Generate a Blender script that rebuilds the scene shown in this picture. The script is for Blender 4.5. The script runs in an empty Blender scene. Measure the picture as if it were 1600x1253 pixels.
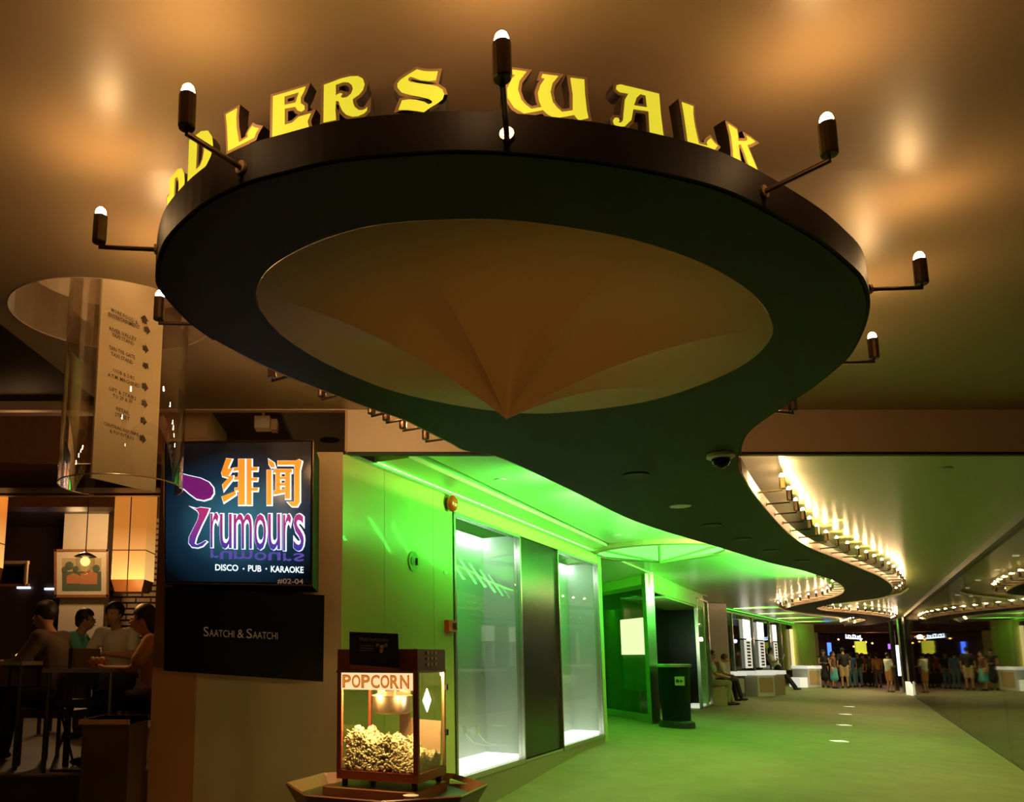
import bpy, bmesh, math, random
from mathutils import Vector, Matrix
from mathutils.geometry import tessellate_polygon
random.seed(7)
PI = math.pi
SC = bpy.context.scene
COL = SC.collection

# ------------------------------------------------------------------ camera
F, X0, Y0, TH, CZ = 1250.0, 600.0, 834.0, math.atan(1250 / 8100.0), 1.45
CS, SN = math.cos(TH), math.sin(TH)
cam_d = bpy.data.cameras.new('camera')
cam = bpy.data.objects.new('camera', cam_d)
COL.objects.link(cam)
cam.location = (0, 0, CZ)
cam.rotation_euler = (PI / 2 + TH, 0, 0)
cam_d.sensor_width = 36
cam_d.lens = F / 1600 * 36
cam_d.shift_x = (800 - X0) / 1600
cam_d.shift_y = (Y0 - 626.5) / 1600
cam_d.clip_start = 0.05
cam_d.clip_end = 300
SC.camera = cam

# ------------------------------------------------------------------ world, exposure
w = bpy.data.worlds.new('night')
SC.world = w
w.use_nodes = True
w.node_tree.nodes['Background'].inputs[0].default_value = (0.9, 0.55, 0.3, 1)
w.node_tree.nodes['Background'].inputs[1].default_value = 0.012
SC.view_settings.view_transform = 'Standard'
SC.view_settings.look = 'None'
SC.view_settings.gamma = 1
SC.view_settings.use_curve_mapping = False
SC.view_settings.exposure = 0.0
SC.cycles.use_denoising = True
SC.cycles.max_bounces = 7
SC.cycles.caustics_reflective = False
SC.cycles.caustics_refractive = False
SC.cycles.sample_clamp_indirect = 4

GREEN = (0.10, 1.0, 0.05)
LEDW = 21
WARM = (1.0, 0.58, 0.24)

def area(name, loc, size, power, color, aim=(0, 0, -1), sizey=None, spread=PI):
    d = bpy.data.lights.new(name, 'AREA')
    d.energy = power; d.color = color; d.size = size; d.spread = spread
    if sizey:
        d.shape = 'RECTANGLE'; d.size_y = sizey
    o = bpy.data.objects.new(name, d); COL.objects.link(o)
    o.location = loc
    o.rotation_euler = Vector(aim).to_track_quat('-Z', 'Y').to_euler()
    return o

def point(name, loc, power, color, r=0.03):
    d = bpy.data.lights.new(name, 'POINT')
    d.energy = power; d.color = color; d.shadow_soft_size = r
    o = bpy.data.objects.new(name, d); COL.objects.link(o)
    o.location = loc
    return o

# ------------------------------------------------------------------ geometry of the view
def ray(px, py):
    u, v = px - X0, Y0 - py
    return (u, F * CS - v * SN, F * SN + v * CS)
def P(px, py, z):
    r = ray(px, py); t = (z - CZ) / r[2]
    return Vector((r[0] * t, r[1] * t, z))
def D(px, py, y):
    r = ray(px, py); t = y / r[1]
    return Vector((r[0] * t, y, CZ + r[2] * t))
ANG = math.radians(30.2)
EE = Vector((math.sin(ANG), math.cos(ANG), 0))
NN = Vector((math.cos(ANG), -math.sin(ANG), 0))
OO = Vector((-0.3, 5.75, 0))
def W(v, u, z):
    p = OO + EE * v + NN * u
    return Vector((p.x, p.y, z))
def lerp(a, b, t): return a + (b - a) * t
def floorz(p):
    q = Vector((p[0], p[1], 0)) - OO
    v, u = q.dot(EE), q.dot(NN)
    t = min(max((v - 1.6) / 5.0, 0), 1); t = t * t * (3 - 2 * t)
    zl = 0.02 + 0.25 * t
    s = min(max(u / 4.85, 0), 1)
    return lerp(zl, 0.05, s)
def G(px, py):
    z = 0.15
    for _ in range(12):
        p = P(px, py, z); z = floorz(p)
    return Vector((p.x, p.y, z))

# ------------------------------------------------------------------ materials
MATS = {}
def mat(name, col, rough=0.5, metal=0.0, emit=None, es=0.0, noise=0.0, nscale=8.0, bump=0.0, bscale=60.0, spec=0.5, coat=0.0):
    m = bpy.data.materials.new(name); m.use_nodes = True
    nt = m.node_tree; b = nt.nodes['Principled BSDF']
    c = (*col, 1)
    b.inputs['Base Color'].default_value = c
    b.inputs['Roughness'].default_value = rough
    b.inputs['Metallic'].default_value = metal
    b.inputs['Specular IOR Level'].default_value = spec
    b.inputs['Coat Weight'].default_value = coat
    b.inputs['Coat Roughness'].default_value = 0.05
    if emit:
        b.inputs['Emission Color'].default_value = (*emit, 1)
        b.inputs['Emission Strength'].default_value = es
    tc = nt.nodes.new('ShaderNodeTexCoord')
    if noise > 0:
        n = nt.nodes.new('ShaderNodeTexNoise'); n.inputs['Scale'].default_value = nscale
        n.inputs['Detail'].default_value = 5
        nt.links.new(tc.outputs['Object'], n.inputs['Vector'])
        mx = nt.nodes.new('ShaderNodeMix'); mx.data_type = 'RGBA'
        mx.inputs[6].default_value = (*[x * (1 - noise) for x in col], 1)
        mx.inputs[7].default_value = (*[min(1, x * (1 + noise)) for x in col], 1)
        nt.links.new(n.outputs['Fac'], mx.inputs[0])
        nt.links.new(mx.outputs[2], b.inputs['Base Color'])
    if bump > 0:
        n2 = nt.nodes.new('ShaderNodeTexNoise'); n2.inputs['Scale'].default_value = bscale
        nt.links.new(tc.outputs['Object'], n2.inputs['Vector'])
        bp = nt.nodes.new('ShaderNodeBump'); bp.inputs['Strength'].default_value = bump
        bp.inputs['Distance'].default_value = 0.01
        nt.links.new(n2.outputs['Fac'], bp.inputs['Height'])
        nt.links.new(bp.outputs['Normal'], b.inputs['Normal'])
    MATS[name] = m
    return m

def glassmat(name, tint, refl, rcol=(1, 1, 1), rough=0.01, fres=False):
    m = bpy.data.materials.new(name); m.use_nodes = True
    nt = m.node_tree; nt.nodes.clear()
    out = nt.nodes.new('ShaderNodeOutputMaterial')
    tr = nt.nodes.new('ShaderNodeBsdfTransparent'); tr.inputs[0].default_value = (*tint, 1)
    gl = nt.nodes.new('ShaderNodeBsdfGlossy'); gl.inputs[0].default_value = (*rcol, 1); gl.inputs['Roughness'].default_value = rough
    mx = nt.nodes.new('ShaderNodeMixShader'); mx.inputs[0].default_value = refl
    if fres:
        fr = nt.nodes.new('ShaderNodeLayerWeight'); fr.inputs[0].default_value = 0.25
        mp = nt.nodes.new('ShaderNodeMapRange'); mp.inputs[3].default_value = refl; mp.inputs[4].default_value = 0.75 if fres is True else fres
        nt.links.new(fr.outputs['Fresnel'], mp.inputs[0]); nt.links.new(mp.outputs[0], mx.inputs[0])
    nt.links.new(tr.outputs[0], mx.inputs[1]); nt.links.new(gl.outputs[0], mx.inputs[2])
    nt.links.new(mx.outputs[0], out.inputs[0])
    MATS[name] = m
    return m

mat('front_ceiling', (0.36, 0.25, 0.14), 0.40, noise=0.05, nscale=1.5, spec=0.5)
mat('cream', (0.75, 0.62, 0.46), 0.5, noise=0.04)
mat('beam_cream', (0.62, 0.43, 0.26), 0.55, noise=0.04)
mat('grey_ceiling', (0.34, 0.31, 0.30), 0.7)
mat('black_paint', (0.016, 0.013, 0.008), 0.6, spec=0.25, noise=0.1, nscale=20)
mat('dark_fascia', (0.008, 0.004, 0.003), 0.6, spec=0.15)
mat('tan_fascia', (0.6, 0.4, 0.25), 0.5)
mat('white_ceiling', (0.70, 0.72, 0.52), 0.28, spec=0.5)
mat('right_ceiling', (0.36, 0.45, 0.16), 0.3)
mat('cove', (0.85, 0.78, 0.62), 0.4)
mat('fabric', (0.62, 0.46, 0.28), 0.6)
mat('floor', (0.29, 0.25, 0.14), 0.62, noise=0.25, nscale=3.0, bump=0.25, bscale=220, spec=0.3)
mat('seam', (0.05, 0.05, 0.03), 0.8)
mat('bulb', (1, 0.9, 0.8), 0.3, emit=WARM, es=380)
mat('bulb_far', (1, 0.9, 0.8), 0.3, emit=(1, 0.62, 0.30), es=300)
mat('bronze', (0.10, 0.06, 0.03), 0.35, metal=0.8)
mat('brass', (0.55, 0.40, 0.22), 0.3, metal=0.9)
mat('steel', (0.55, 0.53, 0.48), 0.25, metal=1.0)
mat('dark_steel', (0.12, 0.12, 0.10), 0.3, metal=0.9)
mat('letter_face', (0.3, 0.28, 0.05), 0.4, emit=(0.74, 0.66, 0.03), es=0.92)
mat('letter_rim', (0.30, 0.19, 0.10), 0.5)
mat('letter_side', (0.04, 0.022, 0.014), 0.5)
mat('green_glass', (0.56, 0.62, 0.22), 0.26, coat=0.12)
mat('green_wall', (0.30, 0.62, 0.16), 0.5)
mat('black_gloss', (0.012, 0.008, 0.005), 0.22, spec=0.25)
mat('black_matte', (0.012, 0.010, 0.010), 0.6)
mat('black_box', (0.004, 0.004, 0.004), 0.6, spec=0.1)
mat('plinth', (0.20, 0.19, 0.11), 0.35)
mat('white', (0.8, 0.8, 0.78), 0.45)
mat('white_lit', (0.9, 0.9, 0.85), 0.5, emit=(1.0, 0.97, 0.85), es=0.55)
mat('light_panel', (0.9, 0.9, 0.85), 0.5, emit=(1.0, 0.98, 0.85), es=4.0)
mat('frosted', (0.56, 0.56, 0.57), 0.45)
mat('led_green', (0.2, 1, 0.2), 0.5, emit=GREEN, es=22)
mat('led_white', (1, 1, 1), 0.5, emit=(0.9, 1.0, 0.95), es=20)
mat('lit_base', (0.95, 0.97, 0.92), 0.5, emit=(0.92, 1.0, 0.88), es=1.6)
mat('lit_head', (0.9, 0.9, 0.85), 0.5, emit=(1.0, 0.97, 0.85), es=1.6)
mat('led_cove', (0.2, 1, 0.2), 0.5, emit=(0.06, 1.0, 0.04), es=14)
mat('led_far', (0.2, 1, 0.2), 0.5, emit=GREEN, es=2)
mat('led_green_soft', (0.2, 1, 0.2), 0.5, emit=(0.34, 1.0, 0.24), es=0.85)
mat('red', (0.75, 0.05, 0.02), 0.35)
mat('bell_red', (0.60, 0.035, 0.012), 0.25, coat=0.2)
mat('pillar_paint', (0.60, 0.46, 0.24), 0.6, noise=0.06, nscale=3)
mat('pillar_brown', (0.50, 0.22, 0.08), 0.6, noise=0.06, nscale=3)
mat('popcorn', (1.0, 0.82, 0.42), 0.7, noise=0.35, nscale=30)
mat('machine_red', (0.38, 0.10, 0.05), 0.35)
mat('machine_gold', (0.62, 0.40, 0.18), 0.3, metal=0.7)
mat('kettle', (0.88, 0.72, 0.45), 0.32, metal=1.0)
mat('banner', (0.95, 0.85, 0.62), 0.5, emit=(1.0, 0.74, 0.36), es=1.0)
mat('banner_red', (0.75, 0.12, 0.02), 0.5, emit=(0.9, 0.12, 0.01), es=0.35)
mat('banner_gold', (0.9, 0.5, 0.1), 0.5, emit=(1.0, 0.50, 0.06), es=0.5)
mat('halogen', (1, 0.9, 0.7), 0.5, emit=(1, 0.70, 0.34), es=420)
mat('paper_black', (0.02, 0.02, 0.028), 0.5)
mat('paper_print', (0.38, 0.36, 0.33), 0.5)
mat('paper_face', (0.78, 0.60, 0.36), 0.5)
mat('wood', (0.34, 0.15, 0.06), 0.32, noise=0.3, nscale=12)
mat('wood_dark', (0.06, 0.03, 0.018), 0.35)
mat('tan_board', (0.60, 0.42, 0.24), 0.55)
mat('yellow_green', (0.66, 0.70, 0.22), 0.5)
mat('lavender', (0.55, 0.50, 0.55), 0.4)
mat('brick', (0.50, 0.34, 0.20), 0.75, noise=0.2, nscale=14)
mat('mortar', (0.10, 0.06, 0.035), 0.9)
mat('tile', (0.32, 0.25, 0.18), 0.45, noise=0.15, nscale=2)
mat('hair', (0.018, 0.012, 0.010), 0.5)
mat('hair_grey', (0.10, 0.07, 0.05), 0.5)
mat('skin', (0.52, 0.28, 0.16), 0.55)
mat('skin_tan', (0.42, 0.22, 0.12), 0.55)
mat('eye', (0.02, 0.015, 0.01), 0.3)
mat('lip', (0.40, 0.13, 0.09), 0.5)
for n_, c_ in dict(cloth_white=(0.72, 0.70, 0.62), cloth_cream=(0.62, 0.55, 0.36), cloth_olive=(0.42, 0.38, 0.18), cloth_black=(0.018, 0.016, 0.018),
                   cloth_teal=(0.10, 0.42, 0.50), cloth_brown=(0.16, 0.07, 0.05), cloth_khaki=(0.52, 0.40, 0.22), cloth_blue=(0.10, 0.13, 0.42),
                   cloth_jeans=(0.10, 0.18, 0.26), cloth_red=(0.50, 0.06, 0.04), cloth_orange=(0.72, 0.25, 0.06), cloth_rust=(0.52, 0.20, 0.08),
                   cloth_cyan=(0.16, 0.62, 0.55), cloth_check=(0.12, 0.085, 0.07), cloth_peach=(0.75, 0.45, 0.28), cloth_darkgreen=(0.10, 0.13, 0.08)).items():
    mat(n_, c_, 0.8, noise=0.08, nscale=20)
glassmat('clear_glass', (0.93, 0.95, 0.90), 0.05, fres=True)
glassmat('tube_glass', (0.90, 0.84, 0.72), 0.10, fres=True)
glassmat('shop_glass', (0.90, 0.92, 0.90), 0.02, fres=0.14)
glassmat('dark_glass', (0.55, 0.60, 0.45), 0.08, fres=0.25)
glassmat('mirror_glass', (0.45, 0.46, 0.36), 0.42, rcol=(0.90, 0.92, 0.78), rough=0.02)
glassmat('case_glass', (0.97, 0.96, 0.93), 0.02, fres=0.22)

# ------------------------------------------------------------------ builders
class MB:
    def __init__(s): s.bm = bmesh.new()
    def faces(s, vs, fs):
        bv = [s.bm.verts.new(v) for v in vs]
        for f in fs:
            try: s.bm.faces.new([bv[i] for i in f])
            except ValueError: pass
        return s
    def hexa(s, a):  # 8 points: bottom 4 ccw, top 4
        return s.faces(a, [(0, 3, 2, 1), (4, 5, 6, 7), (0, 1, 5, 4), (1, 2, 6, 5), (2, 3, 7, 6), (3, 0, 4, 7)])
    def box(s, c, sz, M=None):
        x, y, z = [q / 2 for q in sz]
        a = [Vector((c[0] + i * x, c[1] + j * y, c[2] + k * z)) for k in (-1, 1) for i, j in ((-1, -1), (1, -1), (1, 1), (-1, 1))]
        if M: a = [M @ q for q in a]
        return s.hexa(a)
    def lo(s, p0, p1):  # box from two corners
        return s.box([(p0[i] + p1[i]) / 2 for i in range(3)], [abs(p1[i] - p0[i]) for i in range(3)])
    def wbox(s, v0, v1, u0, u1, z0, z1):
        a = [W(v, u, z) for z in (z0, z1) for v, u in ((v0, u0), (v0, u1), (v1, u1), (v1, u0))]
        return s.hexa(a)
    def slab(s, a, b, z0, z1, th, side=1):  # vertical slab from xy a to xy b, thickness to one side
        a = Vector((a[0], a[1], 0)); b = Vector((b[0], b[1], 0)); d = (b - a).normalized(); n = Vector((d.y, -d.x, 0)) * th * side
        r = []
        for z in (z0, z1):
            for q in (a, b, b + n, a + n): r.append(Vector((q.x, q.y, z)))
        return s.hexa(r)
    def qbox(s, q, dv):  # front quad (4 pts) extruded by dv
        q = [Vector(x) for x in q]; dv = Vector(dv)
        return s.hexa(q + [x + dv for x in q])
    def tube(s, pts, r, n=8, caps=True):
        pts = [Vector(p) for p in pts]; rings = []
        rr = r if isinstance(r, (list, tuple)) else [r] * len(pts)
        for i, p in enumerate(pts):
            d = (pts[min(i + 1, len(pts) - 1)] - pts[max(i - 1, 0)]).normalized()
            ref = Vector((0, 0, 1)) if abs(d.z) < 0.9 else Vector((1, 0, 0))
            a = d.cross(ref).normalized(); b = d.cross(a)
            rings.append([s.bm.verts.new(p + (a * math.cos(2 * PI * k / n) + b * math.sin(2 * PI * k / n)) * rr[i]) for k in range(n)])
        for i in range(len(rings) - 1):
            for k in range(n):
                s.bm.faces.new([rings[i][k], rings[i][(k + 1) % n], rings[i + 1][(k + 1) % n], rings[i + 1][k]])
        if caps:
            s.bm.faces.new(rings[0]); s.bm.faces.new(rings[-1])
        return s
    def lathe(s, prof, c=(0, 0, 0), n=20):
        c = Vector(c); rings = []
        for r, z in prof:
            rings.append([s.bm.verts.new(c + Vector((r * math.cos(2 * PI * k / n), r * math.sin(2 * PI * k / n), z))) for k in range(n)])
        for i in range(len(rings) - 1):
            for k in range(n):
                s.bm.faces.new([rings[i][k], rings[i][(k + 1) % n], rings[i + 1][(k + 1) % n], rings[i + 1][k]])
        if prof[0][0] > 1e-4: s.bm.faces.new(rings[0][::-1])
        if prof[-1][0] > 1e-4: s.bm.faces.new(rings[-1])
        return s
    def ball(s, c, r, sub=2, sc=(1, 1, 1)):
        M = Matrix.Translation(c) @ Matrix.Diagonal((*[r * q for q in sc], 1))
        bmesh.ops.create_icosphere(s.bm, subdivisions=sub, radius=1, matrix=M)
        return s
    def prism(s, outer, z0, z1, holes=(), top=True, bottom=True):
        loops = [[Vector((p[0], p[1], 0)) for p in l] for l in [outer, *holes]]
        tris = tessellate_polygon(loops)
        flat = [p for l in loops for p in l]
        lo_ = [s.bm.verts.new((p.x, p.y, z0)) for p in flat]
        hi = [s.bm.verts.new((p.x, p.y, z1)) for p in flat]
        for t in tris:
            try:
                if bottom: s.bm.faces.new([lo_[i] for i in t])
                if top: s.bm.faces.new([hi[i] for i in t])
            except ValueError: pass
        k = 0
        for l in loops:
            n = len(l)
            for i in range(n):
                j = (i + 1) % n
                try: s.bm.faces.new([lo_[k + i], lo_[k + j], hi[k + j], hi[k + i]])
                except ValueError: pass
            k += n
        return s
    def build(s, name, m, parent=None, smooth=False, angle=None):
        bm = s.bm
        bmesh.ops.remove_doubles(bm, verts=bm.verts, dist=1e-6)
        bmesh.ops.recalc_face_normals(bm, faces=bm.faces)
        me = bpy.data.meshes.new(name); bm.to_mesh(me); bm.free()
        me.materials.append(MATS[m] if isinstance(m, str) else m)
        if smooth:
            for p in me.polygons: p.use_smooth = True
            if angle: 
                me.set_sharp_from_angle(angle=math.radians(angle))
        o = bpy.data.objects.new(name, me); COL.objects.link(o)
        if parent: 
            o.parent = parent
        return o

def tag(o, label, cat, group=None, kind=None):
    if label: o['label'] = label
    if cat: o['category'] = cat
    if group: o['group'] = group
    if kind: o['kind'] = kind
    return o
def thing(name, label, cat, loc=(0, 0, 0), rz=0, group=None):
    o = bpy.data.objects.new(name, None); COL.objects.link(o)
    o.location = loc; o.rotation_euler = (0, 0, rz); o.empty_display_size = 0.1
    return tag(o, label, cat, group)
def struct(o):
    o['kind'] = 'structure'; return o
def dup(root, loc=None, rz=None, label=None):
    r = root.copy(); COL.objects.link(r)
    if loc is not None: r.location = loc
    if rz is not None: r.rotation_euler = (0, 0, rz)
    if label: r['label'] = label
    for ch in list(root.children):
        c = ch.copy(); COL.objects.link(c); c.parent = r
        for g in list(ch.children):
            d = g.copy(); COL.objects.link(d); d.parent = c
    return r

def crom(pts, n=4, closed=False):
    pts = [Vector((p[0], p[1])) for p in pts]; L = len(pts); out = []
    rng = range(L) if closed else range(L - 1)
    for i in rng:
        p1, p2 = pts[i], pts[(i + 1) % L]
        p0 = pts[i - 1] if (closed or i > 0) else p1
        p3 = pts[(i + 2) % L] if (closed or i < L - 2) else p2
        for k in range(n):
            t = k / n
            out.append(0.5 * ((2 * p1) + (p2 - p0) * t + (2 * p0 - 5 * p1 + 4 * p2 - p3) * t * t + (3 * p1 - p0 - 3 * p2 + p3) * t ** 3))
    if not closed: out.append(pts[-1])
    return out

TMP = bpy.data.scenes.new('workshop')
def bake(o):   # evaluated mesh of a text, curve or modified object, made in a scratch scene
    TMP.collection.objects.link(o)
    with bpy.context.temp_override(scene=TMP, view_layer=TMP.view_layers[0]):
        dg = bpy.context.evaluated_depsgraph_get(); dg.update()
        me = bpy.data.meshes.new_from_object(o.evaluated_get(dg))
    d = o.data; bpy.data.objects.remove(o)
    (bpy.data.meshes if isinstance(d, bpy.types.Mesh) else bpy.data.curves).remove(d)
    return me
def text_mesh(body, size=1.0, offset=0.0, space=1.0, align='LEFT', extrude=0.0, shear=0.0, res=3):
    c = bpy.data.curves.new('t', 'FONT'); c.body = body; c.size = size; c.offset = offset
    c.space_character = space; c.align_x = align; c.extrude = extrude; c.shear = shear; c.resolution_u = res
    return bake(bpy.data.objects.new('t', c))
def text_obj(name, body, m, M, parent=None, w=None, h=None, warp=None, **k):
    """text; scaled to width w and height h, then placed by matrix M (text in its local xy plane) or by warp(x01, y01)"""
    me = text_mesh(body, **k)
    xs = [v.co.x for v in me.vertices]; ys = [v.co.y for v in me.vertices]
    x0, x1, y0, y1 = min(xs), max(xs), min(ys), max(ys)
    for v in me.vertices:
        a = (v.co.x - x0) / (x1 - x0); b = (v.co.y - y0) / (y1 - y0)
        if warp: v.co = warp(a, b)
        else: v.co = M @ Vector(((a - 0.5) * w, (b - 0.5) * h, v.co.z))
    me.name = name; me.materials.clear(); me.materials.append(MATS[m] if isinstance(m, str) else m)
    o = bpy.data.objects.new(name, me); COL.objects.link(o)
    if parent: o.parent = parent
    return o

# ================================================================== STRUCTURE
ZS, ZT = 2.75, 2.86          # underside and top of the black wavy soffit
ZF = 3.28                    # front ceiling
ZC = 3.00                    # corridor ceiling panels
ZU = 3.13                    # slab above the panels
YB = 5.77                    # beam

# ---- outline of the wavy soffit (its edge points lie on the plane z = ZS)
ring_top = [(249, 440), (255, 398), (273, 366), (319, 324), (383, 291.6), (444, 274), (533, 254), (657, 243), (740, 241), (849, 248), (957, 261), (1066, 283),
            (1139, 305), (1211, 341), (1278, 380), (1316.6, 410.6), (1342, 436), (1352, 464), (1352, 490), (1342, 523), (1322, 559), (1291, 587), (1265.5, 607),
            (1240, 624), (1211, 643), (1179, 665), (1163, 681), (1156, 697), (1154.5, 713)]
right_edge = [(1156, 739), (1170, 764), (1192, 793), (1218, 822), (1243, 844), (1269, 858.5), (1313, 876), (1345, 889), (1371, 900), (1388, 911), (1394, 920),
              (1390, 927.5), (1375, 934), (1340, 939), (1300, 944), (1282, 948), (1276, 951), (1290, 954.5), (1330, 958), (1370, 962), (1390, 966), (1388, 970), (1375, 974), (1352, 977)]
left_back = [(1320, 978), (1338, 973), (1352, 969.5), (1345, 966), (1310, 962), (1262, 957), (1236, 953), (1230, 950.5), (1250, 945), (1290, 937), (1314, 929),
             (1320, 921), (1312, 912), (1298, 905)]
left_edge = [(1280, 899.5), (1253, 891), (1198.5, 878), (1117, 853), (1036, 829), (976, 807), (900, 769), (820, 731), (770, 711), (728, 704), (707.5, 693.4), (670, 674.7),
             (632.5, 656), (585.6, 640), (540, 623), (472.5, 597), (422, 575.5), (371, 550), (337.5, 532), (304, 508), (280, 484), (260, 461)]
def onS(l): return [P(x, y, ZS).xy for x, y in l]
c_ring = onS(ring_top); c_right = onS(right_edge); c_back = onS(left_back); c_left = onS(left_edge)
outline = crom(c_ring + c_right + c_back + c_left, 3, closed=True)
open_px = [(399, 460), (409.5, 490.5), (442.5, 526), (497.5, 562), (569, 595), (635, 617), (734, 637), (820, 646), (888, 644), (992.5, 631), (1075, 609), (1157.5, 573), (1201.6, 534.5),
           (1206, 501.5), (1174, 457.5), (1102.5, 413.5), (992.5, 375), (855, 350), (745, 342), (607.5, 348.6), (525, 366.8), (459, 394), (415, 425)]
opening = crom(onS(open_px), 4, closed=True)
struct(MB().prism([(p.x, p.y) for p in outline], ZS, ZT, holes=[[(p.x, p.y) for p in opening]]).build('ceiling_wavy_soffit', 'black_paint'))
# fascia skins: dark bronze round the ring, paler tan along the corridor to paint in strong lamplight
def area2(pts): return sum(pts[i - 1].x * pts[i].y - pts[i].x * pts[i - 1].y for i in range(len(pts)))
OUTS = 1 if area2(outline) > 0 else -1
def band(name, pts, z0, z1, th, m, closed=False):
    th = abs(th) * OUTS
    b = MB(); pts = [Vector(p) for p in pts]; n = len(pts)
    sh = []
    for i in range(n):
        d = (pts[min(i + 1, n - 1)] - pts[max(i - 1, 0)]).normalized(); sh.append(pts[i] + Vector((d.y, -d.x)) * 0.002 * OUTS)
    pts = sh
    off = []
    for i in range(n):
        d = (pts[(i + 1) % n] - pts[i - 1]) if closed or 0 < i < n - 1 else (pts[1] - pts[0] if i == 0 else pts[-1] - pts[-2])
        d.normalize(); off.append(Vector((d.y, -d.x)) * th)
    for i in range(n if closed else n - 1):
        j = (i + 1) % n
        a, c = pts[i], pts[j]; a2, c2 = a + off[i], c + off[j]
        b.hexa([(a.x, a.y, z0), (c.x, c.y, z0), (c2.x, c2.y, z0), (a2.x, a2.y, z0), (a.x, a.y, z1), (c.x, c.y, z1), (c2.x, c2.y, z1), (a2.x, a2.y, z1)])
    return b.build(name, m)
ring_pts = crom(c_left[-4:] + c_ring, 4)
struct(band('trim_ring_fascia', ring_pts, ZS + 0.003, ZT + 0.004, -0.012, 'dark_fascia'))
struct(band('trim_right_fascia', crom(c_right, 4), ZS + 0.003, ZT + 0.004, -0.012, 'tan_fascia'))
struct(band('trim_left_fascia', crom(c_back + c_left[:-4], 4), ZS + 0.003, ZT + 0.004, -0.012, 'tan_fascia'))

# ---- folded fabric cone in the opening
cen = sum((Vector(p) for p in opening), Vector((0, 0))) / len(opening)
crease_px = [(612, 349), (1003, 379), (1204, 512), (1060, 613), (905, 643), (700, 632), (402, 458)]
crease = [P(x, y, ZS).xy for x, y in crease_px]
cang = sorted([math.atan2((c - cen).y, (c - cen).x) for c in crease])
rim = [(math.atan2((p - cen).y, (p - cen).x), (p - cen).length) for p in opening]; rim.sort()
def rimr(a):
    a = (a + PI) % (2 * PI) - PI
    for i in range(len(rim)):
        a0, r0 = rim[i - 1]; a1, r1 = rim[i]
        if i == 0: a0 -= 2 * PI
        if a0 <= a <= a1: return lerp(r0, r1, (a - a0) / (a1 - a0 + 1e-9))
    return lerp(rim[-1][1], rim[0][1], 0.5)
apex_h = 0.36
def make_cone():
    root = thing('fabric_canopy', 'folded pale fabric cone stretched in the oval opening of the black disc', 'canopy', (cen.x, cen.y, ZS))
    cang2 = cang + [cang[0] + 2 * PI]
    for i in range(len(cang)):
        a0, a1 = cang2[i], cang2[i + 1]; K, R = 14, 14; b = MB(); g = []
        for r in range(R + 1):
            t = r / R; row = []
            for k in range(K + 1):
                s_ = k / K; a = lerp(a0, a1, s_); rr = rimr(a) * 0.998 * (1 - t)
                sag = math.sin(PI * s_) * math.sin(PI * min(t, 1)) * 0.13 * (a1 - a0)
                z = -apex_h * (0.30 * t + 0.70 * t ** 2.1) + sag * t
                row.append(b.bm.verts.new((rr * math.cos(a), rr * math.sin(a), z)))
            g.append(row)
        for r in range(R):
            for k in range(K): b.bm.faces.new([g[r][k], g[r][k + 1], g[r + 1][k + 1], g[r + 1][k]])
        b.build('panel', 'fabric', root, smooth=True)
make_cone()

# ---- front ceiling: pale warm paint, ends over the restaurant front
fc = [(-2.05, -2.0), (9, -2.0), (9, YB + 0.02), (-0.3, YB + 0.02), (-2.05, YB + 0.02)]
def zf_at(y): return lerp(3.15, ZF, min(max((y - 2.6) / (YB - 2.6), 0), 1))
HC, HR = (-1.42, 3.97), 0.50
def circle(c, r, n=48, e=1.0): return [(c[0] + r * math.cos(2 * PI * k / n), c[1] + r * e * math.sin(2 * PI * k / n)) for k in range(n)]
b = MB()
b.hexa([(-2.05, -2, 3.15), (9, -2, 3.15), (9, 2.6, 3.15), (-2.05, 2.6, 3.15), (-2.05, -2, ZF + 0.2), (9, -2, ZF + 0.2), (9, 2.6, ZF + 0.2), (-2.05, 2.6, ZF + 0.2)])
b.prism([(-2.05, 2.6), (9, 2.6), (9, YB + 0.02), (-2.05, YB + 0.02)], 0.0, ZF + 0.2, holes=[circle(HC, HR, 64)])
for v in b.bm.verts:
    if v.co.z < 1: v.co.z = zf_at(v.co.y)
struct(b.build('ceiling_front', 'front_ceiling'))
b = MB(); n_ = 64; ro = circle(HC, HR, n_); vs = []
for x, y in ro: vs += [(x, y, zf_at(y) - 0.004), (x, y, 3.80)]
b.faces(vs, [(2 * k, (2 * k + 2) % (2 * n_), (2 * k + 3) % (2 * n_), 2 * k + 1) for k in range(n_)])
b.faces([(x, y, 3.80) for x, y in ro], [tuple(range(n_))])
struct(b.build('ceiling_round_recess', 'cream'))
point('recess_fill', (-1.35, 3.62, 3.60), 9.0, (1, 0.70, 0.42), 0.05)  # unseen point light added to brighten the recess and the hanging board
struct(MB().prism([(-9, -2), (-2.05, -2), (-2.05, YB), (-2.1, YB), (-9, YB)], ZF + 0.06, ZF + 0.2).build('ceiling_void', 'black_matte'))  # black sheet standing in for the dark void beyond the ceiling edge
struct(MB().prism([(-9, YB + 0.02), (-0.28, YB + 0.02), (-0.28, 9.4), (-9, 9.4)], ZF + 0.25, ZF + 0.35).build('ceiling_restaurant_front', 'grey_ceiling'))
struct(MB().lo((-3.2, YB - 0.02, ZF - 0.01), (-0.28, YB + 0.04, ZF + 0.26)).build('trim_ceiling_step', 'beam_cream'))
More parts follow.
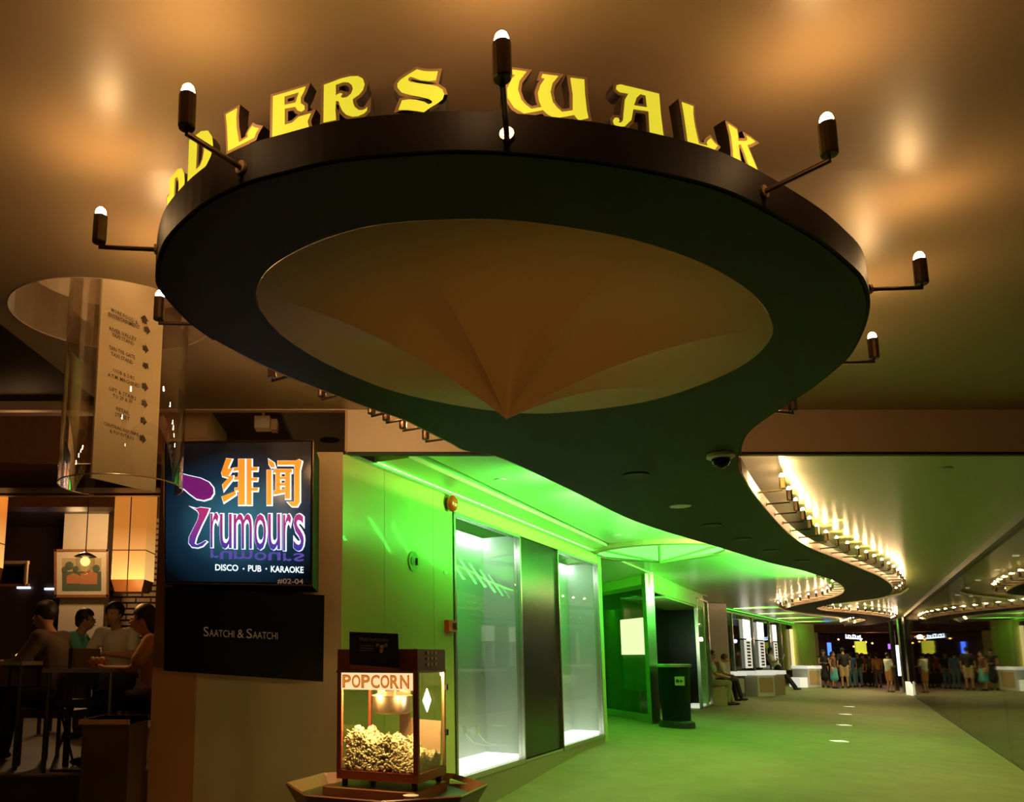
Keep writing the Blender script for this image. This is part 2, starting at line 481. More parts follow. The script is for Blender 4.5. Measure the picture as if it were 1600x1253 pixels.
# beam in front of the corridor
struct(MB().lo((-0.27, YB, 2.955), (1.6, YB + 0.05, ZF + 0.05)).build('wall_beam_lit', 'cream'))  # paler material puts the lamplight on this end into the colour
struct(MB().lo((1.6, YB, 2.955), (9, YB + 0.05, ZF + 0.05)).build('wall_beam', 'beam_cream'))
struct(MB().lo((-0.27, YB - 0.004, 2.935), (9, YB + 0.05, 2.955)).build('trim_beam_edge', 'black_matte'))
struct(MB().lo((-0.29, YB - 0.01, 2.94), (-0.27, YB + 3.6, ZF + 0.3)).build('wall_beam_return', 'beam_cream'))

# ---- corridor slab above the panels
def wp(v, u): return W(v, u, 0).xy
slab_o = [(-0.27, YB + 0.05), wp(7.0, 0.0), wp(7.0, -4.5), wp(16.8, -4.5), (7.0, 26.0), (14, 43), (33, 43), (17, 14), (9, YB + 0.05)]
struct(MB().prism(slab_o, ZU, ZU + 0.1).build('ceiling_corridor_slab', 'cove'))
# left glossy panel (green washed)
gl_far = [P(x, y, ZC).xy for x, y in [(1291, 913), (1286, 920), (1262, 930), (1225, 941), (1212, 946)]]
ledge = [p + NN.xy * 0.14 for p in reversed(c_left[:12])]
ledge = [p for p in ledge if p.y > YB + 0.25]
start = ledge[0]
pl = [(W(0.42, 0.33, 0).x, YB + 0.055), (start.x - 0.2, YB + 0.055)] + [tuple(p) for p in ledge] + [tuple(p) for p in gl_far] + \
     [tuple(P(1226, 955, ZC).xy), tuple(P(1262, 961, ZC).xy), tuple(P(1310, 966, ZC).xy), tuple(P(1345, 971, ZC).xy), (26.0, 42.5), (21, 42.5), (9.4, 23.4), (8.6, 22.9), wp(16.7, -0.9), wp(7.0, -3.0), wp(7.0, 0.33)]
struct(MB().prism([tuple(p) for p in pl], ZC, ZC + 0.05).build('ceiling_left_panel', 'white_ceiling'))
struct(MB().hexa([W(v, u, z) for z in (2.965, 3.10) for v, u in ((0.45, 0.0), (0.45, 0.305), (7.0, 0.305), (7.0, 0.0))]).build('trim_cove_shelf', 'white_ceiling'))
# right panel
rb_px = [(1216, 707), (1218, 722), (1230, 760), (1250, 796), (1272, 822), (1300, 850), (1340, 877), (1380, 894), (1405, 904), (1419, 913), (1420, 921), (1408, 929), (1385, 934.5), (1340, 941), (1296, 947),
         (1288, 951), (1310, 954), (1360, 958), (1402, 963), (1407, 969), (1395, 975), (1375, 979)]
rbw = [P(x, y, ZC).xy for x, y in rb_px]
rbw = [p if p.y > YB + 0.055 else Vector((p.x, YB + 0.055)) for p in rbw]
pr = [tuple(p) for p in rbw] + [(28.5, 42.5), (32.5, 42.5), wp(30, 4.86), wp(3.08, 4.86), (rbw[0].x + 0.1, YB + 0.055)]
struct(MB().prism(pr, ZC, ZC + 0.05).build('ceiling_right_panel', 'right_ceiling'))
# ---- floors
b = MB(); NVV, NUU = 40, 12; g = []
for i in range(NVV + 1):
    v = -9 + 60 * (i / NVV) ** 1.25; row = []
    for j in range(NUU + 1):
        u = -4.5 + 9.7 * j / NUU
        p = W(v, u, 0); row.append(b.bm.verts.new((p.x, p.y, floorz(p))))
    g.append(row)
for i in range(NVV):
    for j in range(NUU): b.bm.faces.new([g[i][j], g[i + 1][j], g[i + 1][j + 1], g[i][j + 1]])
struct(b.build('floor', 'floor', smooth=True))
struct(MB().lo((-9, 5.9, -0.4), (-1.75, 16, 0.62)).build('floor_restaurant', 'tile'))

# ---- left corridor wall
def wv(px, py, u=0.0):
    r = ray(px, py); o = OO + NN * u
    det = r[0] * (-EE.y) + EE.x * r[1]
    t = (o.x * (-EE.y) + EE.x * o.y) / det
    p = Vector((r[0] * t, r[1] * t, CZ + r[2] * t))
    return (p - o).dot(EE), p.z
V_W1a, V_W1b, V_BLb, V_W2b = 1.88, 3.62, 4.92, 6.78
TOPW = 2.93
wl = thing('wall_left', None, None); wl['kind'] = 'structure'; del wl['kind']; wl['kind'] = 'structure'
for a, b_ in ((0.0, 0.60), (0.606, 1.46), (1.466, 1.86)):
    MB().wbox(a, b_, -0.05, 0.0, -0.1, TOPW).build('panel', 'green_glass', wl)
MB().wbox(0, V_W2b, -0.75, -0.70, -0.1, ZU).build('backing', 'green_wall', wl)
MB().wbox(0.0, 6.99, -0.05, 0.02, TOPW, TOPW + 0.025).build('coping', 'steel', wl)
MB().wbox(1.86, V_W2b + 0.06, -0.70, 0.0, -0.1, 0.33).build('plinth', 'plinth', wl)
MB().wbox(1.86, V_W2b + 0.06, 0.0, 0.008, 0.335, 0.36).build('sill', 'steel', wl)
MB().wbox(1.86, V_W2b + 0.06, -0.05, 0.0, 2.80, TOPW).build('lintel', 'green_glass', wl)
MB().wbox(6.80, 6.99, -3.0, 0.0, 0, ZU).build('end_panel', 'green_wall', wl)
MB().wbox(V_W1b, V_BLb, -0.30, -0.02, 0.30, 2.80).build('black_panel', 'black_gloss', wl)
def show_window(n, v0, v1):
    r = thing('window_%d' % n, None, None); r['kind'] = 'structure'
    f = MB()
    for a, b_ in ((v0, v0 + 0.03), (v1 - 0.03, v1)): f.wbox(a, b_, -0.06, 0.012, 0.33, 2.80)
    f.wbox(v0, v1, -0.06, 0.012, 0.33, 0.38); f.wbox(v0, v1, -0.06, 0.012, 2.77, 2.80)
    f.build('window_frame', 'steel', r)
    MB().wbox(v0 + 0.03, v1 - 0.03, -0.03, -0.02, 0.38, 2.77).build('pane', 'shop_glass', r)
    MB().wbox(v0, v1, -0.46, -0.44, 0.38, 2.80).build('back_panel', 'frosted', r)
    MB().wbox(v0, v1, -0.44, -0.06, 0.36, 0.42).build('light_box_base', 'lit_base', r)
    MB().wbox(v0, v0 + 0.02, -0.44, -0.06, 0.38, 2.80).wbox(v1 - 0.02, v1, -0.44, -0.06, 0.38, 2.80).build('side_panel', 'frosted', r)
    MB().wbox(v0 + 0.05, v1 - 0.05, -0.42, -0.38, 2.72, 2.74).build('light_strip', 'led_white', r)
show_window(1, V_W1a, V_W1b)
show_window(2, V_BLb, V_W2b)

# ---- recess with glass door panel and dark doorway
VC = 10.25
struct(MB().wbox(7.0, 17.0, -3.1, -3.0, 0, ZU).build('wall_recess_back', 'green_wall'))
struct(MB().wbox(7.0, 17.0, -3.0, 0.0, ZC - 0.02, ZC + 0.02).build('ceiling_recess', 'white_ceiling'))
gA, gB = W(10.36, -0.02, 0), W(12.2, -1.45, 0)      # the glass screen beside the doorway
gd = (gB - gA).normalized(); gn = Vector((-gd.y, gd.x, 0))
if gn.y > 0: gn = -gn
def GP(s, z, o=0.0):   # point on the glass screen: s metres from the corridor post
    p = gA + gd * s + gn * o
    return Vector((p.x, p.y, z))
def gbox(b, s0, s1, z0, z1, o0, o1):
    return b.hexa([GP(s0, z0, o0), GP(s1, z0, o0), GP(s1, z0, o1), GP(s0, z0, o1), GP(s0, z1, o0), GP(s1, z1, o0), GP(s1, z1, o1), GP(s0, z1, o1)])
GL = (gB - gA).length
gs = thing('glass_screen', 'tall steel framed glass screen by the dark doorway, lit poster behind it', 'screen', (0, 0, 0))
f = MB(); gbox(f, 0, 0.16, 0.2, ZC, -0.08, 0.08); gbox(f, GL - 0.08, GL, 0.2, ZC, -0.04, 0.04)
gbox(f, 0, GL, 0.2, 0.42, -0.03, 0.03); gbox(f, 0, GL, 2.72, 2.80, -0.03, 0.03); f.build('frame', 'steel', gs)
f = MB(); gbox(f, 0.16, GL - 0.08, 0.42, 2.72, -0.006, 0.006); f.build('pane', 'dark_glass', gs)
f = MB(); gbox(f, 0.0, GL, 2.80, ZC, -0.02, 0.02); f.build('top_panel', 'green_glass', gs)
for z_ in (2.05, 1.0): f = MB(); gbox(f, GL - 0.10, GL - 0.03, z_, z_ + 0.05, 0.03, 0.10); f.build('hinge', 'steel', gs)
f = MB(); gbox(f, 0.45, 1.62, 1.50, 2.20, -0.16, -0.12)
o = f.build('light_box', 'light_panel'); tag(o, 'blank white glowing light box behind the glass screen', 'light box')
f = MB(); gbox(f, 0.50, 1.60, 0.82, 1.48, -0.16, -0.14)
o = f.build('poster', 'green_wall'); tag(o, 'plain green poster board below the white light box', 'poster')
f = MB(); gbox(f, 0.95, 1.62, 0.36, 0.80, -0.16, -0.14)
o = f.build('display_board', 'wood'); tag(o, 'brown board standing under the green poster behind glass', 'board')
struct(MB().hexa([W(12.5, -1.5, 0.1), W(16.3, -1.5, 0.1), W(16.3, -1.6, 0.1), W(12.5, -1.6, 0.1), W(12.5, -1.5, ZC), W(16.3, -1.5, ZC), W(16.3, -1.6, ZC), W(12.5, -1.6, ZC)]).build('wall_doorway_back', 'green_wall'))
struct(MB().wbox(11.75, 16.28, -0.9, -0.85, 0.1, 2.62).build('doorway_shade', 'black_gloss'))  # black sheet standing in for the dark inside the doorway
struct(MB().wbox(11.75, 16.3, -0.9, -0.02, 2.62, 2.66).wbox(10.5, 16.3, -0.06, 0, 2.66, ZC).build('trim_doorway_head', 'green_wall'))
struct(MB().wbox(16.28, 16.35, -0.9, -0.22, 0.1, ZC).build('trim_doorway_shade', 'black_gloss'))  # return coloured black to carry on the doorway's darkness
struct(MB().wbox(16.26, 16.35, -0.22, 0.0, 0.1, ZC).build('trim_doorway_jamb', 'green_wall'))
struct(MB().slab((gB.x, gB.y), tuple(W(12.4, -3.0, 0).xy), 0.1, ZU, 0.1, -1).build('wall_recess_side', 'green_wall'))
# narrow lit showcase and pier
struct(MB().wbox(16.35, 17.7, -0.45, -0.40, 0.1, ZC).build('wall_showcase_back', 'frosted'))
r = thing('window_3', None, None); r['kind'] = 'structure'
f = MB()
for a, b_ in ((15.3, 15.36), (16.9, 17.0)): f.wbox(a, b_, -0.06, 0.01, 0.2, 2.85)
f.wbox(15.3, 17.0, -0.06, 0.01, 0.2, 0.30); f.wbox(15.3, 17.0, -0.06, 0.01, 2.82, 2.86); f.build('window_frame', 'steel', r)
MB().wbox(15.36, 16.9, -0.03, -0.02, 0.30, 2.82).build('pane', 'shop_glass', r)
MB().wbox(15.3, 17.0, -0.38, -0.06, 0.28, 0.34).build('light_box_base', 'white_lit', r)
pA = D(1108, 1090, 22.8); pB = D(1144, 1090, 23.1)
struct(MB().slab((pA.x, pA.y), (pB.x, pB.y), 0.1, ZC - 0.02, 0.3, -1).build('wall_pier', 'lavender'))
struct(MB().slab((pA.x - 0.14, pA.y - 0.08), (pA.x + 0.02, pA.y), 0.1, ZC - 0.02, 0.1, -1).build('trim_pier', 'steel'))

# ---- far left shop front (glass, posts, lit strips)
S2 = Vector((9.35, 23.5, 0)); S3 = Vector((20.8, 39.9, 0)); SD = (S3 - S2).normalized(); SN_ = Vector((SD.y, -SD.x, 0)); SL = (S3 - S2).length
def Q(s, u, z):
    p = S2 + SD * s + SN_ * u
    return Vector((p.x, p.y, z))
def qb(b, s0, s1, u0, u1, z0, z1):
    return b.hexa([Q(s0, u0, z0), Q(s1, u0, z0), Q(s1, u1, z0), Q(s0, u1, z0), Q(s0, u0, z1), Q(s1, u0, z1), Q(s1, u1, z1), Q(s0, u1, z1)])
def s_of(px):
    r_ = ray(px, 1020); det = r_[0] * (-SD.y) + SD.x * r_[1]
    t = (S2.x * (-SD.y) + SD.x * S2.y) / det
    return (Vector((r_[0] * t, r_[1] * t, 0)) - S2).dot(SD)
struct(qb(MB(), 0, SL, -1.3, -1.25, 0, ZC).build('wall_shop_back', 'cloth_darkgreen'))
r = thing('window_4', None, None); r['kind'] = 'structure'
s_end = s_of(1243)
qb(MB(), 0, s_end, -0.02, -0.01, 0.9, 2.9).build('pane', 'dark_glass', r)
for px in (1146, 1178, 1204, 1222, 1240):
    s_ = s_of(px); qb(MB(), s_ - 0.05, s_ + 0.05, -0.06, 0.03, 0.1, 2.95).build('post', 'steel', r)
qb(MB(), 0, s_end, -0.08, 0.02, 2.88, 2.95).build('rail', 'green_wall', r)
for i, (x0, x1) in enumerate(((1162, 1172), (1184, 1193), (1208, 1213))):
    s0, s1 = s_of(x0), s_of(x1)
    t = thing('picture_strip', ['tall white lit strip of small dark pictures nearest the grey pier', 'second tall white lit strip of small dark pictures, above the white counter',
                                'thin far white strip of small dark pictures behind the leaning woman'][i], 'display strip', (0, 0, 0), group='picture strips in the shop window')
    qb(MB(), s0, s1, 0.03, 0.06, 1.08, 2.05).build('board', 'white_lit', t)
    qb(MB(), s0, s1, 0.03, 0.06, 2.10, 2.75).build('light_head', 'lit_head', t)
    for k in range(8):
        z = 1.14 + k * 0.112; m_ = (s0 + s1) / 2
        qb(MB(), m_ - (s1 - s0) * 0.26, m_ + (s1 - s0) * 0.26, 0.06, 0.068, z, z + 0.07).build('picture', 'black_matte', t)
struct(qb(MB(), s_of(1236), s_of(1240), 0.0, 0.1, 0.1, 2.7).build('trim_lit_jamb', 'banner'))  # lit look of the jamb comes from an emissive colour
struct(qb(MB(), s_of(1243), s_of(1251), -0.3, -0.05, 0.1, 2.9).build('wall_dark_jamb', 'wood_dark'))
yw = D(1254, 1060, 36.0); yw2 = D(1278, 1060, 36.6)
struct(MB().slab((yw.x, yw.y), (yw2.x, yw2.y), 0.1, 2.95, 0.3, -1).build('wall_yellow_pier', 'yellow_green'))

# counters along the shop front
def counter(px0, px1, d, zt, depth, label, m='white', face='tan_board', inset=True):
    a = D(px0, 1060, d); c = D(px1, 1060, d + (px1 - px0) * 0.012)
    t = thing('display_counter', label, 'counter', (a.x, a.y, 0.0), math.atan2((c - a).y, (c - a).x))
    L = (Vector((c.x, c.y, 0)) - Vector((a.x, a.y, 0))).length; zf = floorz(a)
    MB().lo((0, 0, zf), (L, depth, zt - 0.12)).build('body', m, t)
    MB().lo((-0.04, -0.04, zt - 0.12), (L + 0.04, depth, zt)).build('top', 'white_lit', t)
    if inset: MB().lo((L * 0.12, -0.012, zf + 0.12), (L * 0.88, -0.002, zt - 0.2)).build('front_panel', face, t)
    return t
counter(1147, 1164, 24.4, 1.02, 0.5, 'small glowing counter right behind the seated men', 'steel', 'frosted')
counter(1183, 1210, 25.2, 1.02, 0.7, 'white counter with tan front panel beside the seated men', 'white')
counter(1211, 1226, 26.6, 1.02, 0.7, 'plain cream block counter behind the leaning woman', 'cloth_cream', inset=False)
counter(1263, 1283, 34.0, 1.10, 0.8, 'far counter topped with magazines by the yellow-green pier', 'white')
a = D(1250, 1068, 33.6); b_ = D(1262, 1068, 33.8)
o = MB().slab((a.x, a.y), (b_.x, b_.y), 0.1, 0.62, 0.5, -1).build('lit_plinth', 'white_lit'); tag(o, 'low white glowing plinth at the foot of the far yellow-green pier', 'plinth')
for k in range(6):
    px = 1265 + k * 3.3; p = D(px, 1036, 33.9)
    o = MB().lo((-0.035, -0.1, 0), (0.035, 0.1, 0.02)).build('magazine', ['cloth_red', 'cloth_blue', 'white', 'cloth_orange', 'cloth_teal', 'cloth_red'][k])
    o.location = (p.x, p.y + 0.25, 1.101); o.rotation_euler = (0, 0, 0.5)
    tag(o, ['red magazine at the left end of the far counter', 'blue magazine on the far counter', 'white magazine on the far counter', 'orange magazine on the far counter', 'teal magazine on the far counter', 'red magazine at the right end of the far counter'][k], 'magazine', 'magazines on the far counter')

# ---- far end wall and the dark bar beyond
eY = 38.5
eL = D(1280, 1060, eY).x; eR = D(1424, 1060, eY).x
struct(MB().lo((eL - 6, eY, 2.62), (eR + 4, eY + 0.2, ZU)).build('wall_end_header', 'cloth_brown'))
struct(MB().lo((eL - 6, eY, 0), (eL + 0.1, eY + 0.2, 2.7)).build('wall_end_left', 'cloth_cream'))
struct(MB().lo((eL - 2, eY + 6, -0.1), (eR + 5, eY + 6.2, 4)).build('wall_bar_back', 'wood_dark'))
struct(MB().lo((eL - 2, eY, -0.02), (eR + 5, eY + 6, 0.06)).build('floor_bar', 'wood_dark'))
struct(MB().lo((eL - 2, eY + 0.2, 2.7), (eR + 5, eY + 6, 2.8)).build('ceiling_bar', 'black_matte'))
mat('blue_tube', (0.1, 0.2, 1), 0.5, emit=(0.03, 0.12, 1.0), es=3.0)
mat('violet_tube', (0.5, 0.2, 1), 0.5, emit=(0.30, 0.10, 1.0), es=2.0)
mat('screen_white', (0.8, 0.9, 1), 0.5, emit=(0.55, 0.75, 1.0), es=2.4)
mat('screen_green', (0.5, 0.7, 0.1), 0.5, emit=(0.42, 0.46, 0.02), es=0.9)
mat('spot_orange', (1, 0.5, 0.2), 0.5, emit=(1.0, 0.38, 0.10), es=6.0)
def barlight(px0, py0, px1, py1, y, name, m, label, cat, group=None):
    a = D(px0, py1, y); c = D(px1, py0, y)
    o = MB().lo((a.x, y, a.z), (c.x, y + 0.06, c.z)).build(name, m); tag(o, label, cat, group); MB().lo(((a.x + c.x) / 2 - .01, y + .02, c.z), ((a.x + c.x) / 2 + .01, y + .04, 2.7)).build('hanger', 'black_matte', o); return o
barlight(1294.5, 1004, 1298.5, 1024, 41.5, 'neon_tube', 'blue_tube', 'short blue neon tube above the women in the far crowd', 'light')
barlight(1389, 1006, 1397, 1014, 41.0, 'violet_screen', 'violet_tube', 'small violet glowing screen above the man in white shirt', 'screen')
o = barlight(1402, 1008, 1404, 1056, 38.0, 'tube_light', 'screen_white', 'thin upright bluish white tube light at the right end of the bar', 'light')
t = thing('green_sign_box', 'green glowing sign box hanging over the far crowd', 'sign', (0, 0, 0))
a = D(1338, 1019, 41.0); c = D(1353, 1002, 41.0)
MB().lo((a.x, 41.0, a.z), (c.x, 41.1, c.z)).build('face', 'screen_green', t)
MB().lo((a.x, 40.95, a.z - 0.09), (c.x, 41.05, a.z)).build('lamp', 'letter_face', t); MB().lo((a.x + .1, 41.02, c.z), (a.x + .13, 41.06, 2.7)).build('hanger', 'black_matte', t)
t = thing('bar_sign', 'white glowing lettering high over the far bar, too blurred to read', 'sign', (0, 0, 0))
a = D(1322, 997, 40.5); MB().lo((a.x, 40.53, a.z), (a.x + 0.9, 40.56, a.z + 0.03)).lo((a.x + .4, 40.53, a.z), (a.x + .43, 40.56, 2.7)).build('hanger', 'black_matte', t)
for k in range(7):   # blurred letter shapes of the sign
    px = 1322 + k * 3.7; a = D(px, 997.5 + k * 0.25, 40.5); c = D(px + 2.9, 991 + (k % 3) * 0.8 + k * 0.25, 40.5)
    f = MB().lo((a.x, 40.5, a.z), (c.x, 40.54, a.z + 0.05)).lo((a.x, 40.5, a.z), (a.x + 0.035, 40.54, c.z))
    if k % 2: f.lo((a.x, 40.5, c.z - 0.045), (c.x, 40.54, c.z))
    f.build('letter', 'screen_white', t)
for px, py in ((1310, 999), (1353, 1003), (1363, 1005), (1345, 1000), (1334, 1010)):
    p = D(px, py, 42.0); o = MB().ball((0, 0, 0), 0.05, 1).build('bar_spotlight', 'spot_orange'); o.location = p; MB().lo((-0.015, -0.015, 0.04), (0.015, 0.015, 2.70 - p.z)).build('stem', 'black_matte', o)
    tag(o, {1310: 'tiny orange spotlight left of the white bar lettering', 1353: 'tiny orange spotlight above the right side of the green sign box', 1363: 'tiny orange spotlight farthest right in the bar', 1345: 'tiny orange spotlight right under the white bar lettering', 1334: 'tiny low orange spotlight left of the green sign box'}[px], 'light', 'orange spots in the bar')
point('bar_light', (eL + 3, 39.2, 2.4), 90, (1, 0.45, 0.2), 0.1)
point('bar_light_blue', (eR - 0.6, 39.0, 2.3), 10, (0.3, 0.3, 1.0), 0.1)

# ---- right glass wall, a room behind it
r = thing('wall_right', None, None); r['kind'] = 'structure'
for v0 in range(3, 30, 3):
    MB().wbox(v0 + 0.004, v0 + 2.996, 4.86, 4.88, 0.05, 2.92).build('glass_pane', 'mirror_glass', r)
MB().wbox(3.2, 30, 4.80, 4.95, 2.90, 3.02).build('rail', 'dark_steel', r)
MB().wbox(3.2, 30, 4.845, 4.90, 0.04, 0.075).build('base_channel', 'dark_steel', r)
struct(MB().wbox(3.4, 30, 7.8, 7.9, 0, 3.1).build('wall_shop_right', 'wood_dark'))
struct(MB().wbox(3.4, 30, 4.95, 7.8, 3.02, 3.1).build('ceiling_shop_right', 'black_matte'))
struct(MB().wbox(3.4, 30, 4.9, 7.8, 0.0, 0.05).build('floor_shop_right', 'wood_dark'))
for i, (px, py) in enumerate(((1587, 869), (1558, 891), (1528, 907), (1511, 919), (1496, 930), (1517, 932))):
    u = 5.4 if i < 5 else 5.8
    vv, zz = wv(px, py, u)
    t = thing('track_spot', ['track spotlight behind the glass wall, nearest the right edge', 'second track spotlight from the right behind the glass wall', 'third track spotlight from the right behind the glass wall',
              'fourth track spotlight from the right behind the glass wall', 'farthest track spotlight of the straight row behind glass', 'lone track spotlight set off the row behind the glass wall'][i], 'spotlight', W(vv, u, zz), group='track spotlights behind the glass')
    MB().tube([(0, 0, 0.015), (0, 0, 0.14)], 0.04, 10).build('can', 'dark_steel', t)
    MB().tube([(0, 0, 0.0), (0, 0, 0.015)], 0.045, 10).build('lens', 'light_panel', t)
    MB().tube([(0, 0, 0.14), (0, 0, 3.02 - zz)], 0.008, 6).build('stem', 'dark_steel', t)
# columns at the far end of the glass wall
for px0, px1, d, m_, nm in ((1399, 1404, 34, 'steel', 'trim_1'), (1412, 1417, 32.5, 'steel', 'trim_2'), (1421, 1427, 31, 'steel', 'trim_3'), (1432, 1437, 29.4, 'steel', 'trim_4')):
    a = D(px0, 1060, d); c = D(px1, 1060, d); zf = 0.04
    struct(MB().lo((a.x, d, zf), (c.x, d + 0.12, ZC)).build(nm, m_))
a = D(1424, 1084, 30.4); c = D(1437, 1084, 29.4)
o = MB().faces([(a.x, a.y, 0.06), (c.x, c.y, 0.06), (c.x, c.y + 0.3, 0.06), (a.x, a.y + 0.3, 0.06), (a.x, a.y, 0.55), (c.x, c.y, 0.10), (c.x, c.y + 0.3, 0.10), (a.x, a.y + 0.3, 0.55)],
    [(0, 1, 2, 3), (4, 5, 6, 7), (0, 1, 5, 4), (1, 2, 6, 5), (2, 3, 7, 6), (3, 0, 4, 7)]).build('wedge_light', 'white_lit'); tag(o, 'glowing white wedge at the foot of the last column by the glass wall', 'light')
# floor seam and inlaid marks
p0, p1 = G(1441, 1091), G(1600, 1200)
struct(MB().slab((p0.x - 0.3, p0.y), (p1.x - 0.3, p1.y), 0.052, 0.056, 0.05).build('trim_floor_seam', 'seam'))
for px, py in ((1326, 1104), (1320, 1116), (1318, 1133), (1310, 1158)):
    p = G(px, py); o = MB().lo((-0.11, -0.10, -0.02), (0.11, 0.10, 0.006)).build('floor_light', 'white_lit'); o.location = p
    tag(o, {1104: 'farthest pale square light inlaid in the floor', 1116: 'second farthest pale square light inlaid in the floor', 1133: 'second nearest pale square light inlaid in the floor', 1158: 'nearest pale square light inlaid in the floor'}[py], 'floor light', 'pale squares inlaid in the floor')

# ---- dome in the left corridor ceiling above the recess
dl = P(920, 858, ZC); dr = P(1133, 862, ZC); dc = P(1030, 858, ZC)
t = thing('ceiling_disc', 'round recessed ceiling disc glowing pale green over the glass screen', 'ceiling light', (dc.x, dc.y, ZC - 0.06))
dR = (dr - dl).length / 2 * 0.98
f = MB().prism(circle((0, 0), dR), 0, 0.06, holes=[circle((0, 0), dR - 0.16)]).build('ring', 'tan_fascia', t)
for k in range(6):
    a0, a1 = k * PI / 3 + 0.2, (k + 1) * PI / 3 + 0.2; f = MB(); vs = [(0, 0, -0.12)]; rr = dR - 0.16
    for q in range(9):
        a = lerp(a0, a1, q / 8); vs.append((rr * math.cos(a), rr * math.sin(a), 0.03))
    f.faces(vs, [(0, i, i + 1) for i in range(1, 9)]); f.build('segment', 'led_green_soft', t); MB().tube([(0, 0, -0.125), (rr * math.cos(a0), rr * math.sin(a0), 0.025)], 0.02, 5).build('rib', 'green_wall', t)

# ================================================================== LEDs and other corridor light
f = MB(); pts = [p for p in c_back[-3:] + c_left if p.y > YB - 0.1]
ll = [p - NN.xy * 0.022 for p in crom(pts, 3)]
for a, c in zip(ll[:-1], ll[1:]): f.tube([(a.x, a.y, ZT - 0.01), (c.x, c.y, ZT - 0.01)], 0.007, 5, caps=False)
o = f.build('led_strip', 'led_green'); tag(o, 'green glowing strip lying on the left edge of the wavy soffit', 'led strip')
o = MB().wbox(0.45, 6.98, 0.025, 0.035, 2.957, 2.964).build('led_strip', 'led_cove'); tag(o, 'straight green glowing strip in the corner above the green glass wall', 'led strip')
f = MB(); qb(f, 0.5, SL - 3.5, 0.06, 0.08, ZC - 0.02, ZC - 0.008); o = f.build('led_strip', 'led_far'); tag(o, 'far green glowing strip under the ceiling over the shop windows', 'led strip')
o = MB().wbox(7.1, 10.2, -2.7, -2.68, ZC - 0.06, ZC - 0.04).build('led_strip', 'led_green'); tag(o, 'green glowing strip in the recess beside the second lit window', 'led strip')
_lp = [p for p in ll if p.y > YB + 0.3]
_st = 0.0; _k = 0
for a, c in zip(_lp[:-1], _lp[1:]):
    _st += (c - a).length
    if _st > 0.5:
        _st = 0; q = c - NN.xy * 0.10
        area('soffit_uplight', (q.x, q.y, 2.79), 0.06, LEDW * (1 if q.y < 11 else 1.8), (0.09, 1.0, 0.09), aim=(-NN.x * 0.9, -NN.y * 0.9, 0.6), sizey=0.5, spread=math.radians(150))
area('recess_green', W(8.6, -1.6, ZC - 0.1), 1.0, 40, GREEN, aim=(EE.x, EE.y, -0.8))
for s_ in (3.0, 7.0, 11.0, 15.0):
    q = S2 + SD * s_ + SN_ * 0.5
    area('shop_green_fill', (q.x, q.y, 2.86), 0.08, 45, (0.22, 1.0, 0.08), aim=(SN_.x * 0.5, SN_.y * 0.5, 0.9), sizey=1.2, spread=math.radians(130))  # added green wash so the far ceiling reads bright
area('poster_fill', tuple(GP(1.05, 2.62, -0.10)), 0.05, 14, (0.05, 1.0, 0.08), sizey=0.9)  # green light added behind the glass to make the poster show
area('recess_green_far', W(13.4, -1.2, 2.5), 0.6, 3, GREEN)
def spot(name, loc, power, color, ang=150, r=0.05, aim=None):
    d = bpy.data.lights.new(name, 'SPOT'); d.energy = power; d.color = color; d.spot_size = math.radians(ang); d.spot_blend = 0.6; d.shadow_soft_size = r
    o = bpy.data.objects.new(name, d); COL.objects.link(o); o.location = loc
    if aim: o.rotation_euler = Vector(aim).to_track_quat('-Z', 'Y').to_euler()
    return o
for v_, u_, pw in ((2.2, 2.9, 150), (5.6, 3.2, 130), (9.5, 3.4, 80)):
    spot('wall_fill', W(v_, u_, ZC - 0.04), pw, (1.0, 0.92, 0.30), 110, 0.04, aim=(-NN.x, -NN.y, -0.55))  # added fill spots brightening the green wall, no fittings there
for i_, (v_, u_, pw, cc) in enumerate(((4.5, 3.4, 65, (1.0, 0.85, 0.25)), (6.5, 4.0, 90, (1.0, 0.9, 0.25)), (10, 4.2, 130, (0.84, 1.0, 0.25)), (15, 4.2, 140, (0.84, 1.0, 0.25)), (20, 4.0, 150, (0.84, 1.0, 0.3)), (25, 3.6, 160, (0.84, 1.0, 0.35)), (31, 3.0, 160, (1.0, 0.9, 0.4)))):
    spot('corridor_fill', W(v_, u_, ZC - 0.03), pw, cc)  # added fill along the corridor, spots without any ceiling fitting
spot('bench_fill', (10.6, 21.2, 2.97), 60, (1.0, 0.92, 0.5), 110)  # spot added to lift the seated men out of the dark
spot('counter_spot', (14.6, 28.0, 2.97), 60, (1.0, 0.92, 0.5), 120)  # plain spot light above the counters, no fitting modelled
spot('crowd_fill', (19.8, 33.2, 2.72), 110, (1.0, 0.75, 0.4), 140)  # this spot and the next are added to brighten the far crowd
spot('crowd_fill', (22.8, 33.6, 2.72), 90, (1.0, 0.70, 0.35), 140)

# ================================================================== lamps on the soffit edge
def lamp_proto(far=False):
    n = 12 if not far else 6
    t = thing('arm_lamp', 'bulb lamp on the soffit edge', 'lamp', (0, 0, 0))
    L = 0.19; H = 0.095
    MB().tube([(0, 0, 0), (L, 0, 0), (L, 0, 0.02)], 0.0075, n).build('arm', 'bronze', t)
    MB().lathe([(0.021, 0), (0.023, 0.004), (0.023, H), (0.017, H)], (L, 0, 0.014), n).build('socket', 'bronze', t)
    R = 0.0175
    prof = [(R * 0.6, 0), (R, 0.006), (R, 0.014), (R * 0.8, 0.024), (R * 0.4, 0.031), (0.0001, 0.033)]
    MB().lathe(prof, (L, 0, 0.014 + H), n).build('bulb', 'bulb' if not far else 'bulb_far', t, smooth=True)
    MB().tube([(-0.002, 0, 0), (0.008, 0, 0)], 0.019, n).build('mount', 'brass', t)
    return t
lp = lamp_proto()
